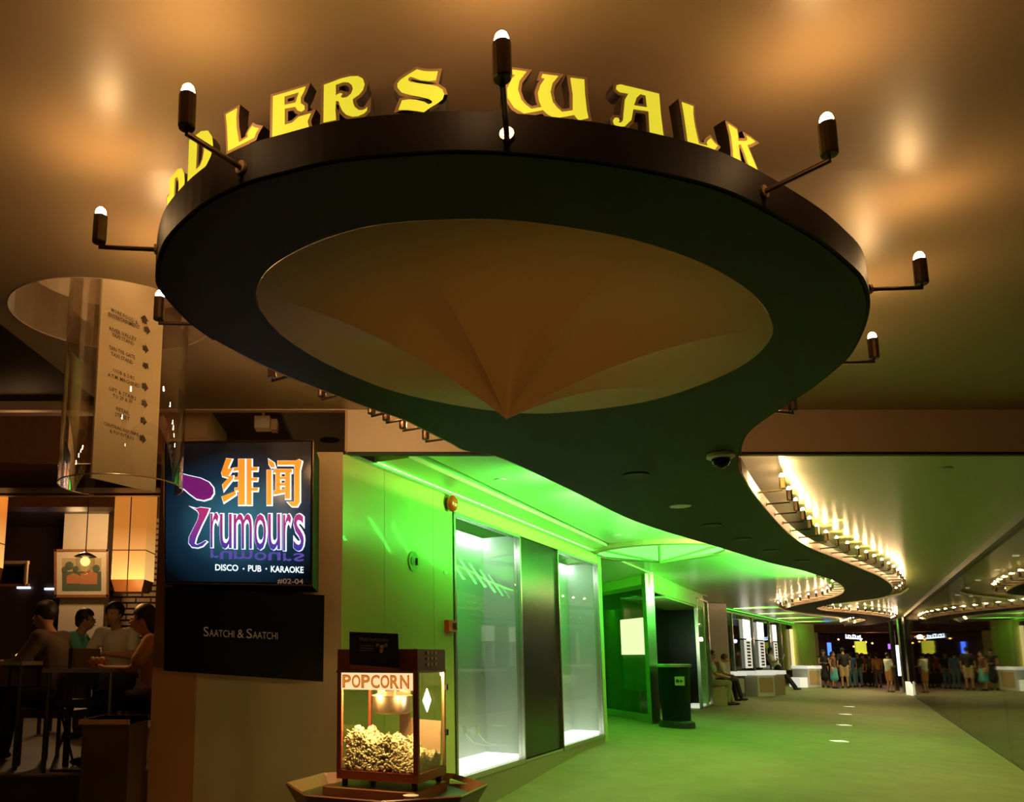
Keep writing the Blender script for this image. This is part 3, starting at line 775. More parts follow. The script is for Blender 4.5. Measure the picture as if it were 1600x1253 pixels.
ring_lamps = [(378, 262, 'candle lamp on a slanting arm in front of the letter D, upper left'),
              (790, 212, 'nearest candle lamp standing in front of the W of the sign'),
              (1192, 300, 'candle lamp just right of the letter K on the disc rim'),
              (248, 388, 'candle lamp farthest left on the disc rim'),
              (1352, 452, 'candle lamp farthest right on the disc rim'),
              (303, 508, 'candle lamp beside the hanging white direction sign'),
              (1321, 566, 'candle lamp on the lower right rim of the disc'),
              (1216, 640, 'candle lamp on the neck of the soffit above the beam'),
              (447, 590, 'candle lamp mostly hidden by the disc, above the grey ceiling'),
              (598, 645, 'candle lamp hidden behind the disc by the cream beam'),
              (525, 619, 'added unseen candle lamp behind the disc edge, left of the cream beam'),  # this and the next three: unseen lamps added to brighten the beam
              (627, 656, 'added unseen candle lamp behind the disc, second left of the beam corner'),
              (690, 686, 'added unseen candle lamp behind the soffit neck close to the beam'),
              (655, 668, 'added unseen candle lamp behind the soffit in front of the cream beam')]
ZL = 2.80
allring = crom(c_left[-15:] + c_ring, 6)
def edge_frame(pts, p):
    i = min(range(len(pts)), key=lambda k: (pts[k] - p).length)
    a, c = pts[max(i - 2, 0)], pts[min(i + 2, len(pts) - 1)]
    d = (c - a).normalized(); n = Vector((-d.y, d.x))
    return pts[i], n
def place_lamp(src, p, n, label, first, z=ZL):
    if first: o = src; o['label'] = label; o.location = (p.x, p.y, z); o.rotation_euler = (0, 0, math.atan2(n.y, n.x)); return o
    return dup(src, (p.x, p.y, z), math.atan2(n.y, n.x), label)
_c = Vector(cen)
for i, (px, py, lab) in enumerate(ring_lamps):
    p, n = edge_frame(allring, P(px, py, ZL).xy)
    if (p - _c).dot(n) < 0: n = -n
    if i in (3, 5): n = Vector((-1, -0.1)).normalized() if i == 3 else Vector((-1.0, -0.05)).normalized()
    if i == 7: n = Vector((0.95, 0.3)).normalized()
    if i == 0: n = Vector((-0.62, -0.78))
    if i == 2: n = Vector((0.80, -0.6))
    if i in (4, 6): n = Vector((1.0, -0.08)).normalized()
    if i in (1, 2):
        tg = P(*((785, 105) if i == 1 else (1280, 226)), ZL + 0.06).xy; n = (tg - p).normalized()
    place_lamp(lp, p + n * 0.014, n, lab, i == 0)
lpf = lamp_proto(True); lpf['group'] = 'bulb lamps along the right edge of the soffit'
lab_r = 'small distant bulb lamp in the close row along the right edge of the wavy soffit'
def run(pts, step, src, lab, first, side, skip=0.0, fix=None):
    acc = step - skip; k = 0
    for a, c in zip(pts[:-1], pts[1:]):
        L = (c - a).length; d = (c - a) / max(L, 1e-6)
        while acc < L:
            p = a + d * acc; n = Vector((-d.y, d.x)) * side
            o_ = place_lamp(src, p + n * 0.014, n, lab, first and k == 0)
            if fix and k < len(fix): o_['label'] = fix[k]
            k += 1; acc += step
        acc -= L
    return k
cr = [p for p in crom(c_ring[-2:] + c_right, 5) if p.y > YB + 0.15]
def area2(pts): return sum(pts[i - 1].x * pts[i].y - pts[i].x * pts[i - 1].y for i in range(len(pts)))
SIDE = -1 if area2(outline) > 0 else 1      # outward side when walking the outline
ORD = ['first', 'second', 'third', 'fourth', 'fifth', 'sixth', 'seventh', 'eighth', 'ninth', 'tenth', 'eleventh', 'twelfth']
nr = run(cr, 0.60, lpf, lab_r, True, SIDE, fix=['%s small bulb lamp past the beam on the right edge of the soffit' % q for q in ORD])
lpl = dup(lpf); lpl['group'] = 'bulb lamps along the left edge of the soffit'
lab_l = 'small bulb lamp in the far row along the left edge of the wavy soffit'
nl = run(crom(c_back, 5), 0.60, lpl, lab_l, True, SIDE)
print('lamps', nr, nl, 'SIDE', SIDE)

# downlights, camera dome and detector
def downlight(p, r, label, lit=False, group=None, ringm='dark_steel'):
    t = thing('downlight', label, 'downlight', p, group=group)
    MB().lathe([(r, 0), (r * 1.12, 0), (r * 1.12, -0.008), (r, -0.008)], (0, 0, 0), 20).build('ring', ringm, t)
    MB().lathe([(0.0001, 0.0), (r, 0.0), (r, -0.004), (0.0001, -0.004)], (0, 0, 0), 20).build('reflector', 'white_lit' if lit else 'black_matte', t)
for px, py, r_, lab, z, lit in ((993, 742, 0.085, 'dark downlight in the wavy soffit, nearest of its line', ZS, False), (1063, 790, 0.08, 'lit downlight in the wavy soffit', ZS, True),
        (1112, 820, 0.085, 'dark downlight in the wavy soffit, third from the beam', ZS, False), (1160, 842, 0.085, 'dark downlight in the wavy soffit, fourth from the beam', ZS, False),
        (1206, 860, 0.09, 'dark downlight in the wavy soffit, fifth from the beam', ZS, False), (1252, 876, 0.09, 'dark downlight in the wavy soffit, farthest one', ZS, False),
        (330, 601, 0.075, 'dark round downlight in the grey ceiling above the glowing sign', ZF, False), (515, 687, 0.085, 'small dark downlight beside the top of the glowing sign', ZF + 0.25, False),
        (1560, 471, 0.075, 'dim round downlight in the brown ceiling at the far right', ZF, False),
        (782, 749, 0.045, 'tiny pale downlight in the green lit ceiling', ZC, True), (964, 836, 0.05, 'tiny downlight in the green ceiling beside the glowing disc', ZC, True),
        (1474, 732, 0.06, 'faint round fitting in the olive ceiling on the right', ZC, False)):
    downlight(P(px, py, z - 0.001), r_, lab, lit, ringm='right_ceiling' if px > 1400 else ('white' if lit else 'black_matte'))
p = P(1126, 710, ZS)
t = thing('dome_camera', 'small half dome security camera under the wavy soffit', 'camera', p)
MB().lathe([(0.088, 0), (0.088, -0.02), (0.07, -0.03), (0.05, -0.03)], (0, 0, 0), 24).build('base', 'white', t)
MB().lathe([(0.058, -0.028), (0.056, -0.05), (0.042, -0.075), (0.02, -0.09), (0.0001, -0.094)], (0, 0, 0), 24).build('dome', 'black_gloss', t, smooth=True)
# access panel in the brown ceiling
ap = [P(x, y, ZF) for x, y in ((1438, 548), (1565, 545), (1532, 582), (1416, 582))]
t = thing('access_panel', 'faint square access panel in the brown ceiling at right', 'panel', (0, 0, 0))
f = MB()
for i in range(4):
    a, c = ap[i], ap[(i + 1) % 4]; f.slab((a.x, a.y), (c.x, c.y), ZF - 0.006, ZF + 0.0, 0.012)
f.build('frame', 'front_ceiling', t)

# ================================================================== sign letters on the disc
GLY = {
 'R': dict(o=[(130,262),(200,245),(300,215),(400,203),(480,212),(530,250),(545,310),(530,370),(490,420),(425,462),(430,510),(450,560),(490,598),(530,603),(560,590),(572,572),(570,610),(540,640),(480,662),(420,660),(360,630),(320,580),(295,520),(285,470),(255,458),(250,560),(258,675),(130,690)],
           h=[(252,275),(330,255),(380,265),(415,300),(428,350),(410,400),(370,435),(330,440),(303,425),(308,405),(322,390),(300,380),(270,390),(252,402)], b=(130,690), k=-0.05, H=480),
 'S': dict(o=[(1140,128),(1200,150),(1270,162),(1345,165),(1325,258),(1250,262),(1170,245),(1110,215),(1075,200),(1055,212),(1050,240),(1080,262),(1160,282),(1260,305),(1340,330),(1390,370),(1405,420),(1390,470),(1340,510),(1270,550),(1205,597),(1140,580),(1050,562),(955,552),(990,455),(1060,450),(1130,460),(1200,485),(1255,518),(1285,505),(1285,480),(1250,455),(1160,425),(1060,395),(985,365),(945,310),(945,270),(975,230),(1050,180)], h=[], b=(1140,590), k=0.0, H=465),
 'E': dict(o=[(983,215),(1085,172),(1190,127),(1180,165),(1160,215),(1160,260),(1185,280),(1185,310),(1165,328),(1140,318),(1125,290),(1060,310),(1062,440),(1110,420),(1150,370),(1225,338),(1205,400),(1215,450),(985,545)], h=[(1057,212),(1150,172),(1128,258),(1057,282)], b=(985,545), k=-0.42, H=330),
 'L': dict(o=[(415,290),(470,305),(528,322),(522,400),(530,520),(560,690),(600,700),(650,708),(645,670),(660,650),(690,630),(715,665),(755,705),(730,730),(715,765),(580,725),(450,685),(445,600),(430,420)], h=[], b=(450,685), k=0.30, H=400),
 'K': dict(o=[(935,495),(985,515),(1035,540),(1041,600),(1042,660),(1140,645),(1165,620),(1150,585),(1210,608),(1260,635),(1210,665),(1150,688),(1180,760),(1230,880),(1285,1015),(1175,968),(1150,900),(1110,780),(1075,692),(1041,692),(1042,800),(1062,922),(965,890),(970,780),(960,620)], h=[], b=(965,890), k=0.39, H=420),
 'A': dict(o=[(605,256),(620,251),(640,255),(700,265),(770,278),(772,360),(778,450),(725,440),(725,350),(665,345),(655,390),(630,415),(605,420),(588,410),(585,395),(592,385),(605,385),(610,395),(604,404),(616,402),(624,390),(628,360),(635,310),(650,285),(615,281),(603,270)], h=[(668,331),(680,300),(697,283),(717,287),(720,336)], b=(590,415), k=0.17, H=165),
 'W': dict(o=[(345,250),(460,262),(400,350),(385,430),(410,520),(440,560),(490,600),(575,580),(555,520),(548,450),(570,380),(610,318),(580,312),(590,280),(720,292),(670,360),(650,440),(665,530),(700,580),(740,618),(830,600),(835,450),(820,305),(935,315),(935,450),(945,600),(955,665),(875,690),(840,640),(680,678),(620,640),(585,605),(430,643),(350,590),(300,500),(300,420),(340,330),(370,295),(345,290)], h=[], b=(430,643), k=0.085, H=385),
 'D': dict(o=[(0,0),(0,-95),(40,-100),(62,-92),(76,-72),(80,-50),(74,-28),(60,-12),(40,-2),(20,3),(0,9)], h=[(26,-14),(26,-84),(40,-82),(50,-66),(52,-48),(48,-30),(40,-18)], b=(0,0), k=0, H=100),
 'P': dict(o=[(0,0),(0,-92),(30,-98),(60,-100),(80,-90),(88,-70),(80,-50),(58,-40),(28,-40),(28,6),(0,0)][:-1], h=[(27,-52),(27,-86),(50,-88),(60,-72),(52,-54)], b=(0,0), k=0, H=100),
}
def glyph(ch, hgt, xs=1.0):
    g = GLY[ch]; (bx, by), k, H = g['b'], g['k'], g['H']
    def cv(l): return [((x - bx) / H * hgt * xs, (by + k * (x - bx) - y) / H * hgt) for x, y in l]
    return cv(g['o']), [cv(g['h'])] if g['h'] else []
def curve_mesh(loops, offset, extrude):
    c = bpy.data.curves.new('g', 'CURVE'); c.dimensions = '2D'; c.fill_mode = 'BOTH'; c.extrude = extrude; c.offset = offset
    for l in loops:
        s = c.splines.new('POLY'); s.points.add(len(l) - 1); s.use_cyclic_u = True
        for i, p in enumerate(l): s.points[i].co = (p[0], p[1], 0, 1)
    return bake(bpy.data.objects.new('g', c))
# (letter, bottom-centre pixel, width factor)
LET = [('P', 245, 338, 1.0, 'first letter'), ('E', 256, 318, 1.25, 'x'), ('D', 272, 297, 1.0, 'x'), ('D', 311, 252, 1.0, 'x'), ('L', 378, 218, 1.25, 'x'), ('E', 452, 197, 1.3, 'x'), ('R', 540, 180, 1.05, 'x'), ('S', 651, 168, 1.0, 'x'),
       ('W', 853, 170, 1.05, 'x'), ('A', 993, 188, 1.08, 'x'), ('L', 1094, 214, 1.2, 'x'), ('K', 1171, 250, 1.4, 'x')]
LLAB = ['yellow lit letter P leftmost on the disc rim, seen edge on', 'yellow lit letter E seen nearly edge on at the far left', 'narrow yellow lit letter D second from the far left, below the other D',
        'yellow lit letter D behind the slanting lamp arm', 'yellow lit letter L between the D and the large E', 'yellow lit letter E with a curled bar, left of the R', 'yellow lit letter R with a curled leg',
        'yellow lit letter S at the end of the first word', 'yellow lit letter W behind the nearest candle lamp', 'yellow lit letter A in the second word of the sign', 'yellow lit letter L between the A and the K', 'yellow lit letter K at the right end of the sign']
ZLT = ZT + 0.032
ringc = crom(c_left[-6:] + c_ring, 6)
for (ch, px, py, xs, _), lab in zip(LET, LLAB):
    best = None
    for k in range(1, len(ringc) - 1):
        q = ringc[k]; tt = (ringc[k + 1] - ringc[k - 1]).normalized(); n = Vector((-tt.y, tt.x))
        if (q - _c).dot(n) < 0: n = -n
        if q.y > 3.1: continue
        c_ = q - n * 0.03; yy = c_.y * CS + (ZLT - CZ) * SN
        e_ = abs(X0 + F * c_.x / yy - px) + (0.15 * abs(Y0 - F * (-c_.y * SN + (ZLT - CZ) * CS) / yy - py))
        if best is None or e_ < best[0]: best = (e_, c_, n)
    pos, n = best[1], best[2]
    if LLAB.index(lab) < 4: n = (n + Vector((0, -0.38))).normalized()
    hgt = 0.143 if ch == 'D' else 0.128; li = LLAB.index(lab)
    ol, hl = glyph(ch, hgt, xs)
    xm = (min(a for a, _b in ol) + max(a for a, _b in ol)) / 2
    ol = [(a - xm, b_) for a, b_ in ol]; hl = [[(a - xm, b_) for a, b_ in l] for l in hl]
    t = thing('sign_letter', lab, 'letter', (pos.x, pos.y, ZLT + (0.028 if li < 5 else 0.01)), math.atan2(n.y, n.x) + PI / 2, group='letters of the sign on the disc')
    # local: x along rim (to the viewer's right), -y outwards
    R = Matrix.Rotation(PI / 2, 4, 'X')
    me = curve_mesh([ol] + hl, 0.0095, 0.019); me.transform(Matrix.Translation((0, 0.025, 0)) @ R)
    me.materials.clear(); me.materials.append(MATS['letter_side']); me.name = 'case'
    me.materials.append(MATS['letter_rim'])
    for f_ in me.polygons:
        if f_.normal.y < -0.9: f_.material_index = 1
    o = bpy.data.objects.new('case', me); COL.objects.link(o); o.parent = t
    me = curve_mesh([ol] + hl, 0.0, 0.001); me.transform(Matrix.Translation((0, 0.0045, 0)) @ R)
    me.materials.clear(); me.materials.append(MATS['letter_face']); me.name = 'face'
    o = bpy.data.objects.new('face', me); COL.objects.link(o); o.parent = t
    MB().tube([(0, 0.03, 0.0), (0, 0.03, -0.04)], 0.004, 6).build('peg', 'bronze', t)

# ================================================================== pillar with the two signs
YP = 5.62
def pq(px0, py0, px1, py1, y): a = D(px0, py0, y); c = D(px1, py1, y); return a, c
xl = D(236, 1100, YP).x; xm_ = D(303, 1100, YP).x
ZP = 2.93
struct(MB().lo((xl, YP, -0.2), (xm_, YP + 0.5, ZP)).build('wall_pilaster', 'pillar_brown'))
struct(MB().lo((xm_, YP + 0.06, -0.2), (-0.30, YP + 0.5, ZP)).build('wall_pillar', 'pillar_paint'))

mat_sign = bpy.data.materials.new('sign_print'); mat_sign.use_nodes = True; MATS['sign_print'] = mat_sign
nt = mat_sign.node_tree; bs = nt.nodes['Principled BSDF']; bs.inputs['Base Color'].default_value = (0.01, 0.012, 0.016, 1); bs.inputs['Roughness'].default_value = 0.15
tc = nt.nodes.new('ShaderNodeTexCoord'); mp = nt.nodes.new('ShaderNodeMapping'); gr = nt.nodes.new('ShaderNodeTexGradient'); gr.gradient_type = 'SPHERICAL'
cr_ = nt.nodes.new('ShaderNodeValToRGB')
mp.vector_type = 'TEXTURE'; mp.inputs['Location'].default_value = (0.02, 0, -0.06); mp.inputs['Scale'].default_value = (0.62, 1, 0.48)
nt.links.new(tc.outputs['Object'], mp.inputs['Vector']); nt.links.new(mp.outputs[0], gr.inputs[0]); nt.links.new(gr.outputs['Color'], cr_.inputs[0]); nt.links.new(cr_.outputs[0], bs.inputs['Emission Color'])
e = cr_.color_ramp.elements
e[0].position = 0.0; e[0].color = (0.0, 0.001, 0.003, 1); e[1].position = 1.0; e[1].color = (0.04, 0.17, 0.24, 1)
q_ = e.new(0.35); q_.color = (0.004, 0.022, 0.045, 1)
bs.inputs['Emission Strength'].default_value = 1.0
mat('sign_white', (0.9, 0.95, 1), 0.4, emit=(0.75, 0.92, 1.0), es=1.25)
mat('sign_grey', (0.25, 0.16, 0.12), 0.5, emit=(0.25, 0.15, 0.10), es=0.5)
mat('sign_purple', (0.12, 0.10, 0.5), 0.5, emit=(0.09, 0.07, 0.42), es=0.8)
mat('saatchi_print', (0.30, 0.24, 0.20), 0.5, emit=(0.30, 0.2, 0.14), es=0.12)
def gradmat(name, ctop, cbot, z0, z1, es=1.0):
    m = bpy.data.materials.new(name); m.use_nodes = True; MATS[name] = m; nt = m.node_tree; b = nt.nodes['Principled BSDF']
    tc = nt.nodes.new('ShaderNodeTexCoord'); sp = nt.nodes.new('ShaderNodeSeparateXYZ'); mr = nt.nodes.new('ShaderNodeMapRange'); mx = nt.nodes.new('ShaderNodeMix'); mx.data_type = 'RGBA'
    nt.links.new(tc.outputs['Object'], sp.inputs[0]); nt.links.new(sp.outputs[2], mr.inputs[0]); mr.inputs[1].default_value = z0; mr.inputs[2].default_value = z1
    nt.links.new(mr.outputs[0], mx.inputs[0]); mx.inputs[6].default_value = (*cbot, 1); mx.inputs[7].default_value = (*ctop, 1)
    nt.links.new(mx.outputs[2], b.inputs['Base Color']); nt.links.new(mx.outputs[2], b.inputs['Emission Color']); b.inputs['Emission Strength'].default_value = es
YSG = 5.05
sg0 = D(370, 800, YSG)
sign = thing('pub_sign', 'square blue-black glowing pub sign with orange Chinese characters on the pillar', 'sign', sg0)
def sloc(px, py, o=0.0):   # pixel on the sign face -> point local to the sign
    p = D(px, py, YSG); return Vector((p.x - sg0.x, -o, p.z - sg0.z))
cor = [sloc(256, 911), sloc(487, 915), sloc(489, 688), sloc(256, 691)]
f = MB(); dv = Vector((0, 0.52, 0))
f.hexa([cor[0] + Vector((0, .004, 0)), cor[1] + Vector((0, .004, 0)), cor[1] + dv, cor[0] + dv, cor[3] + Vector((0, .004, 0)), cor[2] + Vector((0, .004, 0)), cor[2] + dv, cor[3] + dv]); f.build('case', 'black_box', sign)
f = MB(); f.faces([sloc(259, 908), sloc(484, 911), sloc(486, 690), sloc(259, 693)], [(0, 1, 2, 3)]); f.build('face', 'sign_print', sign)
f = MB()
for i in range(4): f.tube([cor[i], cor[(i + 1) % 4]], 0.006, 6)
f.build('edge_trim', 'bronze', sign)
def swarp(x0, y0, x1, y1, slope=0.0, o=0.006, skew=0.0):  # pixel box: left, bottom, right, top
    def wf(a, b): 
        px = lerp(x0, x1, a) + skew * b; return sloc(px, lerp(y0, y1, b) + slope * (px - x0), o)
    return wf
gradmat('sign_orange', (0.80, 0.26, 0.02), (0.78, 0.42, 0.04), -0.02, 0.28, 0.95)
gradmat('sign_magenta', (0.42, 0.03, 0.16), (0.03, 0.04, 0.35), -0.24, 0.0, 0.9)
# Chinese characters traced stroke by stroke (crop coordinates), white underlay shifted
def sx(x, y): return (250 + x * 0.19149, 680 + y * 0.19149)
FEI = [[(540,190),(590,195),(555,275),(600,268),(560,335),(600,330),(600,355),(520,455),(510,400),(560,350),(510,335),(502,300)],
       [(505,500),(620,455),(622,485),(520,552)], [(640,195),(695,195),(695,570),(640,570)], [(710,195),(750,195),(750,570),(710,570)],
       [(600,268),(640,262),(640,290),(600,296)], [(605,345),(640,340),(640,365),(605,370)], [(610,430),(640,426),(640,452),(612,456)],
       [(750,262),(800,262),(796,292),(750,292)], [(750,348),(798,348),(794,374),(750,374)], [(750,430),(802,430),(798,456),(750,456)]]
WEN = [[(885,195),(930,225),(942,262),(905,265),(888,235)], [(872,285),(912,285),(912,570),(872,570)], [(960,210),(1100,210),(1130,198),(1160,212),(1142,290),(1142,545),(1120,582),(1075,582),(1040,545),(1098,545),(1098,245),(960,245)],
       [(930,278),(1078,278),(1078,308),(1062,308),(1062,520),(1022,520),(1022,470),(930,488),(930,455),(945,455),(945,308),(930,308)]]
WENH = [[(982,308),(1022,308),(1022,340),(982,340)], [(982,362),(1022,362),(1022,392),(982,392)], [(982,414),(1022,414),(1022,444),(982,447)]]
DROP = [(165,312),(230,330),(330,352),(400,385),(436,430),(440,475),(415,515),(360,532),(300,520),(245,480),(200,440),(165,425)]
def flat(name, polys, m, o, holes=(), grow=0.0, dx=0, dy=0):
    b = MB()
    for pi_, pl_ in enumerate(polys):
        hs = holes if (holes and pi_ == len(polys) - 1) else []
        c = curve_mesh([pl_] + list(hs), grow, 0.0) if True else None
        vs = [sloc(*sx(v.co.x + dx, v.co.y + dy), o) for v in c.vertices]
        b.faces(vs, [tuple(p.vertices) for p in c.polygons]); bpy.data.meshes.remove(c)
    return b.build(name, m, sign)
flat('character_backing', FEI, 'sign_white', 0.005, grow=6, dx=4, dy=4); flat('character', FEI, 'sign_orange', 0.008)
flat('character_backing', WEN, 'sign_white', 0.005, holes=WENH, grow=6, dx=4, dy=4); flat('character', WEN, 'sign_orange', 0.008, holes=WENH)
flat('drop_backing', [DROP], 'sign_white', 0.005, grow=8, dx=3, dy=3)
gradmat('sign_plum', (0.16, 0.01, 0.16), (0.36, 0.02, 0.20), -0.02, 0.12, 0.8)
flat('drop', [DROP], 'sign_plum', 0.008)
ZED = [(270,592),(300,600),(330,590),(405,600),(385,650),(340,740),(300,830),(285,885),(305,895),(340,880),(370,862),(385,870),(350,905),(310,918),(262,912),(236,880),(240,830),(270,770),(310,690),(320,640),(305,615)]
flat('initial_backing', [ZED], 'sign_white', 0.005, grow=7, dx=3, dy=2); flat('initial', [ZED], 'sign_magenta', 0.008)
for (x0, x1, ch, yb, yt) in ((408, 482, 'r', 918, 630), (485, 590, 'u', 928, 640), (598, 755, 'm', 928, 640), (765, 870, 'o', 938, 640), (878, 985, 'u', 938, 640), (1000, 1075, 'r', 944, 640), (1085, 1178, 's', 946, 640)):
    a0, y0_ = sx(x0, yb); a1, y1_ = sx(x1, yt)
    text_obj('letter_backing', ch, 'sign_white', None, sign, warp=swarp(a0 + 0.5, y0_ + 1, a1 + 1.8, y1_ - 0.8, 0, 0.005), offset=0.035)
    text_obj('letter', ch, 'sign_magenta', None, sign, warp=swarp(a0 + 1, y0_, a1 - 0.6, y1_ + 0.6, 0, 0.008), offset=0.0)
    text_obj('reflected_letter', ch, 'sign_purple', None, sign, warp=swarp(a0 + 1, y0_ + 3, a1, y0_ + 16, 0, 0.005), offset=0.01)
for txt, x0, x1 in (('DISCO', 452, 640), ('PUB', 720, 828), ('KARAOKE', 905, 1172)):
    a0, y0_ = sx(x0, 1104); a1, y1_ = sx(x1, 1052)
    text_obj('lettering', txt, 'sign_white', None, sign, warp=swarp(a0, y0_ + (a0 - 336) * 0.03, a1, y1_ + (a0 - 336) * 0.03, 0.03), offset=0.02)
for x in (683, 868):
    a0, y0_ = sx(x, 1085); p = sloc(a0, y0_ + 1, 0.006); MB().ball(p, 0.006, 1, (1, 0.2, 1)).build('dot', 'sign_white', sign)
a0, y0_ = sx(958, 1215); a1, y1_ = sx(1170, 1168)
text_obj('number', '#02-04', 'sign_grey', None, sign, warp=swarp(a0, y0_, a1, y1_, 0.02), offset=0.012)
# black agency box below it
YB2 = 5.0
t = thing('black_sign_box', 'plain black sign box with thin pale serif lettering below the glowing pub sign', 'sign', (0, 0, 0))
cq = [D(256, 1048, YB2), D(505, 1065, YB2), D(507, 930, YB2), D(258, 917, YB2)]
dv = Vector((0, 0.6, 0)); dw = Vector((-0.055, 0.6, 0))   # slightly tapered case
MB().hexa([cq[0], cq[1], cq[1] + dw, cq[0] + dv, cq[3], cq[2], cq[2] + dw, cq[3] + dv]).build('case', 'black_box', t)
def saat(a, b):
    px = lerp(318, 434, a); p = D(px, lerp(995, 981, b) + 0.045 * (px - 318), YB2 - 0.004); return p
x_ = 0.0
def serif_text(body, x0, x1, yb, yt, slope):
    cap = text_mesh(body)
    bpy.data.meshes.remove(cap)
    text_obj('lettering', body, 'saatchi_print', None, t, warp=lambda a, b: D(lerp(x0, x1, a), lerp(yb, yt, b) + slope * (lerp(x0, x1, a) - 318), YB2 - 0.004))
for body, x0, x1, yt in (('S', 318, 326, 979), ('AATCHI', 327, 366, 983), ('&', 371, 381, 981), ('S', 385, 394, 979), ('AATCHI', 395, 434, 983)):
    serif_text(body, x0, x1, 994, yt, 0.045)
# white speaker box and brown bulkhead over the sign
t = thing('spot_projector', 'small cream box fixture hanging over the top of the pub sign', 'fixture', D(411, 662, 6.3))
MB().box((0, 0, 0), (0.12, 0.12, 0.10)).build('body', 'cream', t)
MB().box((0.09, 0.03, -0.01), (0.05, 0.10, 0.09)).build('side_cap', 'beam_cream', t)
MB().lo((-0.01, -0.01, 0.05), (0.01, 0.01, 0.6)).build('stem', 'cream', t)
a, c = pq(252, 686, 325, 646, 6.4)
struct(MB().lo((a.x, 6.4, a.z), (c.x, 7.2, 3.55)).build('trim_bulkhead', 'beam_cream'))

# ================================================================== hanging direction sign in a curved clear tube
pA_, pB_ = D(143, 745, 3.78), D(243, 770, 4.12)
zt_ = 3.797; zb_ = (pA_.z + pB_.z) / 2
sgn = thing('direction_sign', 'tall white direction board hanging in a clear curved tube at left', 'sign', (0, 0, 0))
dr_ = Vector((pB_.x - pA_.x, pB_.y - pA_.y, 0)); nrm = Vector((dr_.y, -dr_.x, 0)).normalized()
if nrm.y > 0: nrm = -nrm
mat('board_paper', (0.82, 0.70, 0.50), 0.4)
mat('ink', (0.05, 0.03, 0.02), 0.6)
f = MB(); f.hexa([(pA_.x, pA_.y, zb_), (pB_.x, pB_.y, zb_), (pB_.x - nrm.x * .012, pB_.y - nrm.y * .012, zb_), (pA_.x - nrm.x * .012, pA_.y - nrm.y * .012, zb_),
                  (pA_.x, pA_.y, zt_), (pB_.x, pB_.y, zt_), (pB_.x - nrm.x * .012, pB_.y - nrm.y * .012, zt_), (pA_.x - nrm.x * .012, pA_.y - nrm.y * .012, zt_)]); f.build('board', 'board_paper', sgn)
def onboard(px, py, o=0.004):
    r_ = ray(px, py); det = r_[0] * (-dr_.y) + dr_.x * r_[1]
    t_ = (pA_.x * (-dr_.y) + dr_.x * pA_.y) / det
    return Vector((r_[0] * t_, r_[1] * t_, CZ + r_[2] * t_)) + nrm * o
def bx_(x, y): return (140 + x * 0.25532, 460 + y * 0.25532)
LINES = [('MORE FOOD &', 130, 92, 292, 176, 24), ('ENTERTAINMENT', 112, 122, 305, 205, 24), ('RIVER VALLEY', 118, 208, 285, 278, 24), ('TAXI STAND', 132, 244, 270, 305, 24),
         ('TAN TYE GATE', 115, 322, 275, 388, 24), ('TAXI STAND', 128, 362, 265, 420, 24), ('UOB & DBS', 143, 464, 272, 516, 24), ('A.T.M. MACHINES', 108, 490, 302, 562, 24),
         ('LIFT & STAIRS', 118, 575, 282, 640, 24), ('TO 2F & 3F', 138, 618, 260, 658, 24), ('RETAIL', 160, 698, 242, 730, 24), ('STREET', 152, 732, 242, 765, 24),
         ('CENTRAL SQUARE', 82, 790, 298, 862, 24), ('& FOUNTAIN', 120, 835, 265, 882, 24)]
for txt, x0, y0, x1, y1, h_ in LINES:
    text_obj('lettering', txt, 'ink', None, sgn, warp=lambda a, b, x0=x0, y0=y0, x1=x1, y1=y1, h_=h_: onboard(*bx_(lerp(x0, x1, a), lerp(y0, y1, a) + h_ * 0.5 - h_ * b)), offset=0.012, res=1)
ARW = [(0, -7), (14, -7), (14, -14), (34, 2), (14, 18), (14, 10), (0, 10)]
for k, (x, y, up) in enumerate(((348, 215, 0), (330, 155, 1), (338, 330, 0), (338, 435, 2), (335, 562, 0), (332, 665, 0), (326, 770, 0), (322, 880, 0))):
    pts = []
    for ax, ay in ARW:
        ax *= 1.1; ay *= 1.9; ax -= 16
        if up == 1: ax, ay = ay * 0.9, -ax * 1.4
        if up == 2: ax, ay = ax * 0.6 + ay * 0.6, -ax * 0.9 + ay * 0.5
        pts.append(onboard(*bx_(x + ax, y + ay + ax * 0.45)))
    MB().faces(pts, [tuple(range(7))]).build('arrow', 'ink', sgn)
# clear tube, open at the back
tcx, tcy = (pA_.x + pB_.x) / 2 - nrm.x * 0.02, (pA_.y + pB_.y) / 2 - nrm.y * 0.02
tx0 = D(97, 750, 3.95).x; tx1 = D(283, 750, 3.95).x; tr_ = (tx1 - tx0) / 2; tcx = (tx0 + tx1) / 2; tcy = 3.95
f = MB(); vs = []; N_ = 48
for k in range(N_ + 1):
    a = -1.25 * PI + 1.5 * PI * k / N_
    for z in (zb_ - 0.01, zt_):
        vs.append((tcx + tr_ * math.cos(a), tcy + tr_ * math.sin(a), z))
f.faces(vs, [(2 * k, 2 * k + 2, 2 * k + 3, 2 * k + 1) for k in range(N_)]); f.build('tube', 'tube_glass', sgn, smooth=True)
f = MB(); f.tube([(vs[2 * k][0], vs[2 * k][1], zb_ - 0.01) for k in range(N_ + 1)], 0.0035, 5); f.build('tube_edge', 'brass', sgn)

